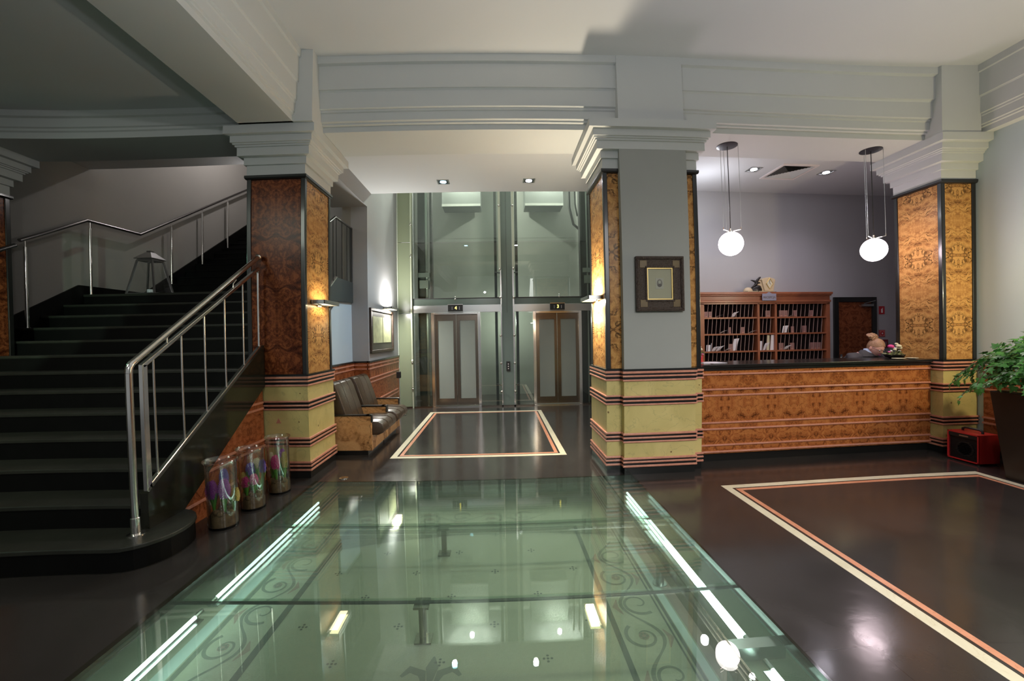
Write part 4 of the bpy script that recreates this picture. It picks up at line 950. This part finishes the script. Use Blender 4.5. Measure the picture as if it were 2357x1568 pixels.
for x, y, lb in ((5.13, 4.84, 'left white saucer on the counter before the flower bowl'), (5.33, 4.85, 'right white saucer on the counter near the right pillar')):
    t = MB().lathe([(.03, 0), (.045, .004), (.072, .012), (.070, .014), (.04, .008), (.0, .006)], (x, y, 1.163), 24).build('saucer', 'cream', smooth=50); tag(t, lb, 'saucer', 'white saucers on the counter')

# portrait on the central pillar
pf = thing('framed_portrait', (1.765, 4.45, 1.785), 'small oval portrait in a wide dark carved frame on the grey pilaster', 'picture')
x0, x1, z0, z1 = 1.495, 2.035, 1.787, 2.385; Y0 = 4.45
def ringbox(a, w, ya, yb, inset):
    p, q, u, v2 = x0 + inset, x1 - inset, z0 + inset, z1 - inset
    return a.box(p, q, ya, yb, u, u + w).box(p, q, ya, yb, v2 - w, v2).box(p, p + w, ya, yb, u + w, v2 - w).box(q - w, q, ya, yb, u + w, v2 - w)
b = MB(); ringbox(b, .035, Y0 - .05, Y0, 0); ringbox(b, .012, Y0 - .056, Y0, .012); b.build('outer_frame', 'frame_wood', pf, bevel=.004)
b = MB(); ringbox(b, .070, Y0 - .038, Y0, .035); b.build('carved_band', 'frame_wood', pf)
b = MB(); ringbox(b, .020, Y0 - .048, Y0, .105); b.build('inner_frame', 'frame_wood', pf, bevel=.004)
for cx in (x0 + .045, x1 - .125):
    for cz in (z0 + .045, z1 - .125): bx('corner_block', 'frame_corner', cx, cx + .08, Y0 - .042, Y0 - .03, cz, cz + .08, pf, bevel=.003)
b = MB(); ringbox(b, .012, Y0 - .036, Y0, .125); b.build('gilt_slip', 'gold', pf)
bx('mount', 'mount', x0 + .13, x1 - .13, Y0 - .02, Y0 - .012, z0 + .13, z1 - .13, pf)
bx('plate', 'mount2', 1.72, 1.81, Y0 - .022, Y0 - .020, 2.03, 2.15, pf)
pt = MB().lathe([(.0, 0), (.001, 0)], (1.765, Y0 - .023, 2.09)); 
o = MB().prism([(1.765 + .031 * cos(k * pi / 12), 2.093 + .043 * sin(k * pi / 12)) for k in range(24)], Y0 - .0235, Y0 - .022, 'y').build('portrait', flat('portrait_tone', (.24, .21, .17), .6), pf)
MB().prism([(1.765 + .014 * cos(k * pi / 8), 2.105 + .018 * sin(k * pi / 8)) for k in range(16)], Y0 - .0245, Y0 - .0235, 'y').build('face', 'mount2', o)
MB().prism([(1.738, 2.072), (1.752, 2.085), (1.778, 2.085), (1.792, 2.072), (1.782, 2.058), (1.765, 2.052), (1.748, 2.058)], Y0 - .0243, Y0 - .0235, 'y').build('coat', 'ink', o)
bx('picture_glass', 'glass_clear', x0 + .13, x1 - .13, Y0 - .031, Y0 - .029, z0 + .13, z1 - .13, pf)

# ================================================================ RED HEATER
he = thing('fan_heater', (5.47, 4.25, 0), 'red metal box fan heater with a black grille and handle beside the planter', 'heater')
hx0, hx1, hy0, hy1, hz = 5.345, 5.60, 4.115, 4.43, .34
b = MB()
b.box(hx0, hx1, hy0, hy0 + .006, .015, hz).box(hx0, hx1, hy1 - .006, hy1, .015, hz).box(hx0, hx1, hy0, hy1, hz - .006, hz).box(hx0, hx1, hy0, hy1, .015, .021).box(hx1 - .006, hx1, hy0, hy1, .015, hz)
b.box(hx0 - .004, hx0 + .01, hy0, hy0 + .014, .015, hz).box(hx0 - .004, hx0 + .01, hy1 - .014, hy1, .015, hz).box(hx0 - .004, hx0 + .01, hy0, hy1, hz - .014, hz).box(hx0 - .004, hx0 + .01, hy0, hy1, .015, .029)
b.build('casing', 'red', he, bevel=.002)
bx('grille_back', 'plastic', hx0 + .03, hx0 + .04, hy0 + .006, hy1 - .006, .02, hz - .006, he)
g = MB()
for k in range(14): z = .04 + k * .018; g.box(hx0 + .006, hx0 + .010, hy0 + .014, hy1 - .014, z, z + .004)
g.build('grille', 'plastic', he)
a = MB().lathe([(.09, 0), (.09, .006), (.07, .006), (.07, 0)], n=24).build('fan_ring', 'iron', he, world=False); a.matrix_local = Matrix.Translation((hx0 + .022 - 5.47, .02, .15)) @ Matrix.Rotation(pi / 2, 4, 'Y')
bx('control_strip', 'plastic', hx0 - .002, hx0 + .012, hy0 + .014, hy1 - .014, hz - .055, hz - .014, he)
bx('label_plate', 'steel', hx0 - .004, hx0 - .002, hy0 + .10, hy0 + .19, hz - .045, hz - .030, he)
MB().tube([(5.47, hy0 + .06, hz), (5.47, hy0 + .06, hz + .025), (5.47, hy0 + .085, hz + .04), (5.47, hy1 - .085, hz + .04), (5.47, hy1 - .06, hz + .025), (5.47, hy1 - .06, hz)], .011, 10).build('handle', 'plastic', he, smooth=60)
for x in (hx0 + .02, hx1 - .03):
    for y in (hy0 + .02, hy1 - .03): MB().lathe([(.012, 0), (.012, .015)], (x, y, 0), 10).build('foot', 'plastic', he)

# ================================================================ PLANTER AND IVY
pl = thing('tall_planter', (5.45, 3.48, 0), 'tall tapered dark brown planter at the right edge', 'planter')
MB().add([(5.165, 3.20, .0), (5.76, 3.20, 0), (5.76, 3.755, 0), (5.165, 3.755, 0), (5.05, 3.12, .90), (5.86, 3.12, .90), (5.86, 3.80, .90), (5.05, 3.80, .90)], [(0, 3, 2, 1), (4, 5, 6, 7), (0, 1, 5, 4), (1, 2, 6, 5), (2, 3, 7, 6), (3, 0, 4, 7)]).build('pot', 'planter', pl, bevel=.008)
bx('soil', 'soil', 5.09, 5.82, 3.16, 3.76, .895, .91, pl)
random.seed(21)
iv = thing('ivy_plant', (5.45, 3.48, .91), 'bushy green ivy spilling over the tall brown planter', 'ivy')
lv = MB(); stm = MB()
LEAF = [(0, 0), (.28, -.10), (.50, .05), (.36, .26), (.52, .52), (.24, .50), (0, 1.0), (-.24, .50), (-.52, .52), (-.36, .26), (-.50, .05), (-.28, -.10)]
def leaf(b, p, d, up, size):
    d = d.normalized(); s_ = d.cross(up)
    s_ = s_.normalized() if s_.length > .01 else Vector((1, 0, 0)); nn = s_.cross(d)
    vs = [p + d * .42 * size + nn * .06 * size]
    for x, y in LEAF: vs.append(p + s_ * x * size + d * y * size + nn * (-.10 * abs(x) * size - .10 * y * y * size))
    k = len(LEAF); b.add(vs, [(0, 1 + i, 1 + (i + 1) % k) for i in range(k)])
C = Vector((5.42, 3.48, 1.14))
for k in range(1500):
    u = random.random() * 2 * pi; w = random.uniform(-.45, 1); rr = random.uniform(.72, 1.05)
    n = Vector((cos(u) * (1 - w * w) ** .5, sin(u) * (1 - w * w) ** .5, w))
    lump = 1 + .20 * mnoise.noise(n * 2.2 + Vector((3, 1, 0)))
    p = C + Vector((n.x * .56, n.y * .50, n.z * .38)) * rr * lump
    if p.x > 5.86: continue
    if p.z < .86 and 5.07 < p.x < 5.84 and 3.14 < p.y < 3.78: continue
    d = (n * .5 + Vector((random.gauss(0, .4), random.gauss(0, .4), -.55 + random.gauss(0, .3)))).normalized()
    leaf(lv, p, d, (n + Vector((0, 0, .4))).normalized(), random.uniform(.045, .085))
for k in range(34):
    a = random.uniform(0, 2 * pi); L = random.uniform(.25, .5)
    if k < 14: a = random.uniform(pi * .65, pi * 1.25)
    p = C + Vector((cos(a) * .40, sin(a) * .36, random.uniform(-.05, .15))); path = [p.copy()]
    v = Vector((cos(a), sin(a), .2))
    for j in range(9):
        v = (v + Vector((random.gauss(0, .12), random.gauss(0, .12), -.17))).normalized(); p = p + v * L / 8; path.append(p.copy())
        if p.x > 5.80: break
        dl = (v + Vector((random.gauss(0, .5), random.gauss(0, .5), random.gauss(-.3, .4)))).normalized()
        leaf(lv, p, dl, Vector((cos(a), sin(a), 1)), random.uniform(.05, .085))
    stm.tube(path, .003, 5)
for k in range(26):
    a = random.uniform(0, 2 * pi); q = random.uniform(.2, 1); e = C + Vector((cos(a) * .48 * q, sin(a) * .42 * q, .05 + .22 * (1 - q)))
    stm.tube([(5.42 + random.gauss(0, .08), 3.48 + random.gauss(0, .08), .91), ((5.42 + e.x) / 2, (3.48 + e.y) / 2, 1.12), tuple(e)], [.007, .005, .003], 6)
lv.build('leaves', 'leaf', iv, smooth=30); stm.build('stems', 'stem', iv)

# ================================================================ GLASS JARS WITH HYACINTHS
HY = 0
def jar(x, y, rad, hh, label, plants, seed):
    random.seed(seed)
    t = thing('glass_jar', (x, y, 0), label, 'glass vase', 'tall glass cylinder vases beside the glass floor')
    MB().lathe([(.0, .0), (rad * .92, 0), (rad * .96, .012), (rad * .97, hh - .03), (rad * 1.02, hh - .012), (rad * 1.12, hh), (rad * 1.09, hh + .009), (rad * .98, hh - .005), (rad * .93, hh - .03), (rad * .92, .02), (0, .018)], (x, y, 0), 48).build('glass_wall', 'glass_clear', t, smooth=50)
    pts = MB()
    pts.lathe([(rad * .90, .02), (rad * .90, .09), (rad * .7, .125), (0, .12)], (x, y, 0), 24)
    for k in range(26):
        a = random.random() * 6.28; q = rad * .78 * random.random() ** .5; pts.ball((x + q * cos(a), y + q * sin(a), .115 + random.random() * .02), random.uniform(.014, .028), 7, 5, jit=.2)
    s_ = pts.build('filling', 'soil', smooth=40); tag(s_, 'mossy bulbs and soil filling the %s' % label.split(',')[0], 'soil', kind='stuff')
    for (dx, dy, z0, z1, col, rr, lab) in plants:
        q = thing('hyacinth', (x + dx, y + dy, .12), lab, 'hyacinth', 'hyacinths in the glass jars')
        MB().tube([(0, 0, 0), (dx * .2, dy * .2, z0 - .12), (dx * .2, dy * .2, z1 - .14)], [.008, .007, .004], 8).build('stem', 'hleaf', q, world=False)
        lvs = MB()
        for k in range(6):
            a = k * 1.05 + random.random(); l = (z0 - .08) * random.uniform(.85, 1.1); w = .011; c, s2 = cos(a), sin(a); vs = []
            for i in range(7):
                tt = i / 6; o = .004 + .038 * tt ** 1.6; ww = w * (1 - tt ** 3) * (.6 + tt * .8) + .001
                vs += [(c * o - s2 * ww, s2 * o + c * ww, l * tt), (c * (o + .004), s2 * (o + .004), l * tt), (c * o + s2 * ww, s2 * o - c * ww, l * tt)]
            f = []
            for i in range(6): f += [(3 * i, 3 * i + 1, 3 * i + 4, 3 * i + 3), (3 * i + 1, 3 * i + 2, 3 * i + 5, 3 * i + 4)]
            lvs.add(vs, f)
        lvs.build('leaves', 'hleaf', q, world=False, smooth=60)
        fb = MB(); H_ = z1 - z0; nn = int(75 * max(1, H_ / .08))
        for i in range(nn):
            tt = (i + .5) / nn; a = i * 2.4; prof = rr * (.55 + .6 * sin(pi * min(1, tt * .95 + .08)) ** .7)
            px, py, pz = dx * .2 + prof * cos(a), dy * .2 + prof * sin(a), z0 - .12 + H_ * tt
            for j in range(5):
                b_ = j * 1.256; e = .006
                u = Vector((cos(a), sin(a), .25)).normalized(); s3 = Vector((-sin(a), cos(a), 0)); w3 = u.cross(s3)
                c0 = Vector((px, py, pz)); tip = c0 + (s3 * cos(b_) + w3 * sin(b_)) * .0135 + u * (.006 - .010 * (j % 2)); sd = (s3 * -sin(b_) + w3 * cos(b_)) * .0036
                fb.add([c0 - u * .004, c0 + (tip - c0) * .55 + sd, tip, c0 + (tip - c0) * .55 - sd], [(0, 1, 2, 3)])
        fb.lathe([(rr * .35, 0), (rr * .42, H_ * .5), (rr * .2, H_)], (dx * .2, dy * .2, z0 - .12), 8)
        fb.build('flower_spike', 'f_' + col, q, world=False)
J = 'in the nearest glass jar'
jar(-2.335, 3.36, .122, .555, 'nearest glass jar, leftmost of the three', [(-.055, -.03, .245, .385, 'purple', .036, 'deep purple hyacinth at the left %s' % J), (.03, -.02, .25, .40, 'lilac', .036, 'lilac purple hyacinth in the middle %s' % J), (-.015, .05, .33, .455, 'violet', .027, 'tall blue violet hyacinth %s' % J), (.085, .02, .21, .31, 'yellowf', .022, 'pale yellow hyacinth at the right %s' % J)], 1)
J = 'in the middle glass jar'
jar(-2.305, 3.74, .115, .555, 'middle glass jar, second of the three', [(-.02, -.055, .22, .30, 'pink', .028, 'front pink hyacinth %s' % J), (.035, -.03, .235, .32, 'rose', .028, 'rose pink hyacinth right of centre %s' % J), (-.025, .03, .30, .40, 'violet', .034, 'blue violet hyacinth %s' % J), (.0, .075, .34, .43, 'whitef', .025, 'white hyacinth at the back %s' % J), (.065, .04, .32, .43, 'violet', .022, 'slim blue hyacinth at the right %s' % J), (-.075, .0, .24, .32, 'yellowf', .024, 'cream hyacinth at the left %s' % J)], 2)
J = 'in the farthest glass jar'
jar(-2.262, 4.14, .112, .565, 'farthest glass jar, third of the three', [(.0, -.05, .26, .385, 'pink', .034, 'bright pink hyacinth %s' % J), (-.065, .0, .25, .40, 'whitef', .024, 'white hyacinth at the left %s' % J), (.06, -.01, .26, .41, 'yellowf', .022, 'yellow hyacinth at the right %s' % J), (.01, .05, .34, .42, 'purple', .02, 'purple hyacinth at the back %s' % J)], 3)

# ================================================================ RECEPTIONIST
pe = thing('person', (5.27, 5.74, 0), 'receptionist with light brown hair bun, glasses and charcoal jacket bent over behind the counter', 'person')
def skinmesh(name, verts, edges, radii, mat, parent, sub=2):
    me = bpy.data.meshes.new(name); me.from_pydata([Vector(v) for v in verts], edges, []); o = bpy.data.objects.new(name, me); COL.objects.link(o)
    md = o.modifiers.new('s', 'SKIN'); md.use_smooth_shade = True
    sv = me.skin_vertices[0].data
    for k, rr in enumerate(radii): sv[k].radius = (rr if isinstance(rr, tuple) else (rr, rr)); sv[k].use_root = (k == 0)
    s_ = o.modifiers.new('u', 'SUBSURF'); s_.levels = sub; s_.render_levels = sub
    dg = bpy.context.evaluated_depsgraph_get(); m2 = bpy.data.meshes.new_from_object(o.evaluated_get(dg)); bpy.data.objects.remove(o)
    m2.materials.clear(); m2.materials.append(M[mat]); o = bpy.data.objects.new(name, m2); COL.objects.link(o); o.parent = parent
    for p in m2.polygons: p.use_smooth = True
    return o
# body coordinates relative to the empty; facing -y and slightly +x, bending forward
Vv = [(0, .05, .92), (0, .02, 1.02), (.005, -.10, 1.12), (.01, -.22, 1.19), (.02, -.30, 1.215), (.03, -.34, 1.24),
      (-.17, -.25, 1.15), (-.24, -.30, .95), (-.16, -.46, .80), (.20, -.27, 1.15), (.27, -.32, .96), (.20, -.48, .80),
      (-.09, .06, .86), (-.10, .04, .48), (-.10, .08, .08), (-.10, -.05, .035), (.09, .06, .86), (.10, .04, .48), (.10, .08, .08), (.10, -.05, .035)]
Ee = [(0, 1), (1, 2), (2, 3), (3, 4), (4, 5), (3, 6), (6, 7), (7, 8), (3, 9), (9, 10), (10, 11), (0, 12), (12, 13), (13, 14), (14, 15), (0, 16), (16, 17), (17, 18), (18, 19)]
Rr = [(.12, .09), (.11, .08), (.11, .08), (.10, .07), .055, .052, .045, .036, .032, .045, .036, .032, .085, .06, .042, .035, .085, .06, .042, .035]
skinmesh('body', Vv, Ee, Rr, 'skin', pe)
Ej = [(0, 1), (1, 2), (2, 3), (3, 4), (4, 5), (5, 6), (3, 7), (7, 8), (8, 9)]
skinmesh('jacket', [(0, .05, .88), (0, .02, 1.02), (.005, -.10, 1.12), (.01, -.21, 1.18), (-.17, -.25, 1.15), (-.24, -.30, .95), (-.175, -.43, .825), (.20, -.27, 1.15), (.27, -.32, .96), (.212, -.45, .825)], Ej, [(.175, .13), (.16, .12), (.17, .125), (.165, .12), .088, .062, .048, .088, .062, .048], 'suit', pe)
MB().lathe([(.125, -.02), (.115, .02), (.088, .055), (.072, .07), (.070, .062), (.09, .02)], (.018, -.275, 1.19), 24, 1.1, 1).build('jacket_collar', 'suit', pe, world=False, smooth=60)
skinmesh('trousers', [(0, .05, .90), (-.09, .06, .86), (-.10, .04, .48), (-.10, .08, .10), (.09, .06, .86), (.10, .04, .48), (.10, .08, .10)], [(0, 1), (1, 2), (2, 3), (0, 4), (4, 5), (5, 6)], [(.17, .13), .10, .075, .06, .10, .075, .06], 'trousers', pe)
for s_ in (-1, 1): MB().ball((s_ * .10, .02, .045), .055, 12, 8, .85, 2.2, .8).build('shoe', 'plastic', pe, smooth=60, world=False)
# hands resting on the desk
for s_, wx, wy in ((-1, -.155, -.47), (1, .195, -.49)):
    vs = [(wx, wy, .80), (wx, wy - .05, .785)]; ed = [(0, 1)]; rd = [.026, (.036, .018)]
    for k, (dx, ln_) in enumerate(((-.027, .062), (-.009, .072), (.009, .067), (.026, .052))):
        n = len(vs); vs += [(wx + dx, wy - .085, .783), (wx + dx * 1.1, wy - .085 - ln_ * .5, .776), (wx + dx * 1.15, wy - .085 - ln_, .762)]; ed += [(1, n), (n, n + 1), (n + 1, n + 2)]; rd += [.009, .008, .0065]
    n = len(vs); vs += [(wx - s_ * .038, wy - .045, .778), (wx - s_ * .052, wy - .08, .768)]; ed += [(1, n), (n, n + 1)]; rd += [.010, .008]
    skinmesh('hand', vs, ed, rd, 'skin', pe)
# head: turned and tilted down
hd = bpy.data.objects.new('head_pivot', None)
HM = Matrix.Translation((.045, -.385, 1.295)) @ Matrix.Rotation(radians(8), 4, 'Z') @ Matrix.Rotation(radians(30), 4, 'X') @ Matrix.Scale(1.12, 4)
def onhead(mb, name, mat, smooth=60):
    o = mb.build(name, mat, pe, world=False, smooth=smooth)
    o.data.transform(HM); return o
me = bmesh.new(); bmesh.ops.create_uvsphere(me, u_segments=32, v_segments=24, radius=1)
hv = []
for v in me.verts:
    x, y, z = v.co; X_, Y_, Z_ = x * .074, y * .092, z * .112
    if z < 0: X_ *= 1 - .34 * (-z) ** 1.5; Y_ *= 1 - .10 * (-z)
    if y < 0:
        nose = math.exp(-((x / .16) ** 2)) * math.exp(-(((z + .18) / .22) ** 2)); Y_ -= .022 * nose * (1 if z > -.4 else .3)
        eye = math.exp(-(((abs(x) - .38) / .18) ** 2)) * math.exp(-(((z - .05) / .13) ** 2)); Y_ += .009 * eye
        chin = math.exp(-((x / .3) ** 2)) * math.exp(-(((z + .85) / .2) ** 2)); Y_ -= .010 * chin
        lip = math.exp(-((x / .28) ** 2)) * math.exp(-(((z + .50) / .07) ** 2)); Y_ -= .005 * lip
        brow = math.exp(-(((z - .25) / .1) ** 2)); Y_ -= .003 * brow
    v.co = (X_, Y_, Z_)
hm = bpy.data.meshes.new('head'); me.to_mesh(hm); me.free(); hm.transform(HM); hm.materials.append(M['skin'])
for p in hm.polygons: p.use_smooth = True
ho = bpy.data.objects.new('head', hm); COL.objects.link(ho); ho.parent = pe
for s_ in (-1, 1): onhead(MB().ball((s_ * .073, .005, -.005), .026, 10, 8, .45, .7, 1.15), 'ear', 'skin')
b = MB()
vs = []; fs = []
for i in range(15):
    el = -.15 + i / 14 * (pi / 2 + .15)
    for j in range(32):
        az = 2 * pi * j / 32; front = -sin(az)
        e2 = max(el, .42 * max(0, front) ** .5 + .10 * sin(az * 3 + .6) * (front > .2)) if front > 0 else el - .55 * (1 - i / 14) * (-front)
        vs.append((.081 * cos(e2) * cos(az), .100 * cos(e2) * sin(az) + .004, .112 * sin(e2) + .010))
for i in range(14):
    for j in range(32): fs.append((i * 32 + j, i * 32 + (j + 1) % 32, (i + 1) * 32 + (j + 1) % 32, (i + 1) * 32 + j))
onhead(b.add(vs, fs), 'hair', 'hair')
b = MB()
for k in range(14): a = k * .62; b.tube([(-.01 + .05 * cos(a), .075 + .035 * sin(a), .085), (-.02 + .055 * cos(a + .7), .095 + .04 * sin(a + .7), .115), (-.02 + .035 * cos(a + 1.4), .09 + .03 * sin(a + 1.4), .14)], [.012, .016, .008], 10)
onhead(b.ball((-.015, .088, .105), .046, 16, 10), 'hair_bun', 'hair')
b = MB()
for s_ in (-1, 1):
    pts = [(s_ * .030 + .021 * cos(a), -.094, .010 + .014 * sin(a)) for a in [k * pi / 6 for k in range(13)]]; b.tube(pts, .0018, 6)
    b.tube([(s_ * .051, -.092, .012), (s_ * .070, -.05, .012), (s_ * .075, .0, .005)], .0015, 6)
b.tube([(-.009, -.096, .012), (.009, -.096, .012)], .0018, 6); onhead(b, 'glasses', 'iron')
onhead(MB().tube([(-.022, -.0875, -.056), (0, -.0925, -.054), (.022, -.0875, -.056)], [.002, .005, .002], 8), 'lips', 'f_rose')
for s_ in (-1, 1): onhead(MB().ball((s_ * .029, -.079, .006), .0095, 10, 8), 'eye', 'paper')
MB().lathe([(.085, .0), (.080, .03), (.066, .075), (.058, .072)], (.022, -.305, 1.205), 24).build('collar', 'shirt', pe, world=False, smooth=60)
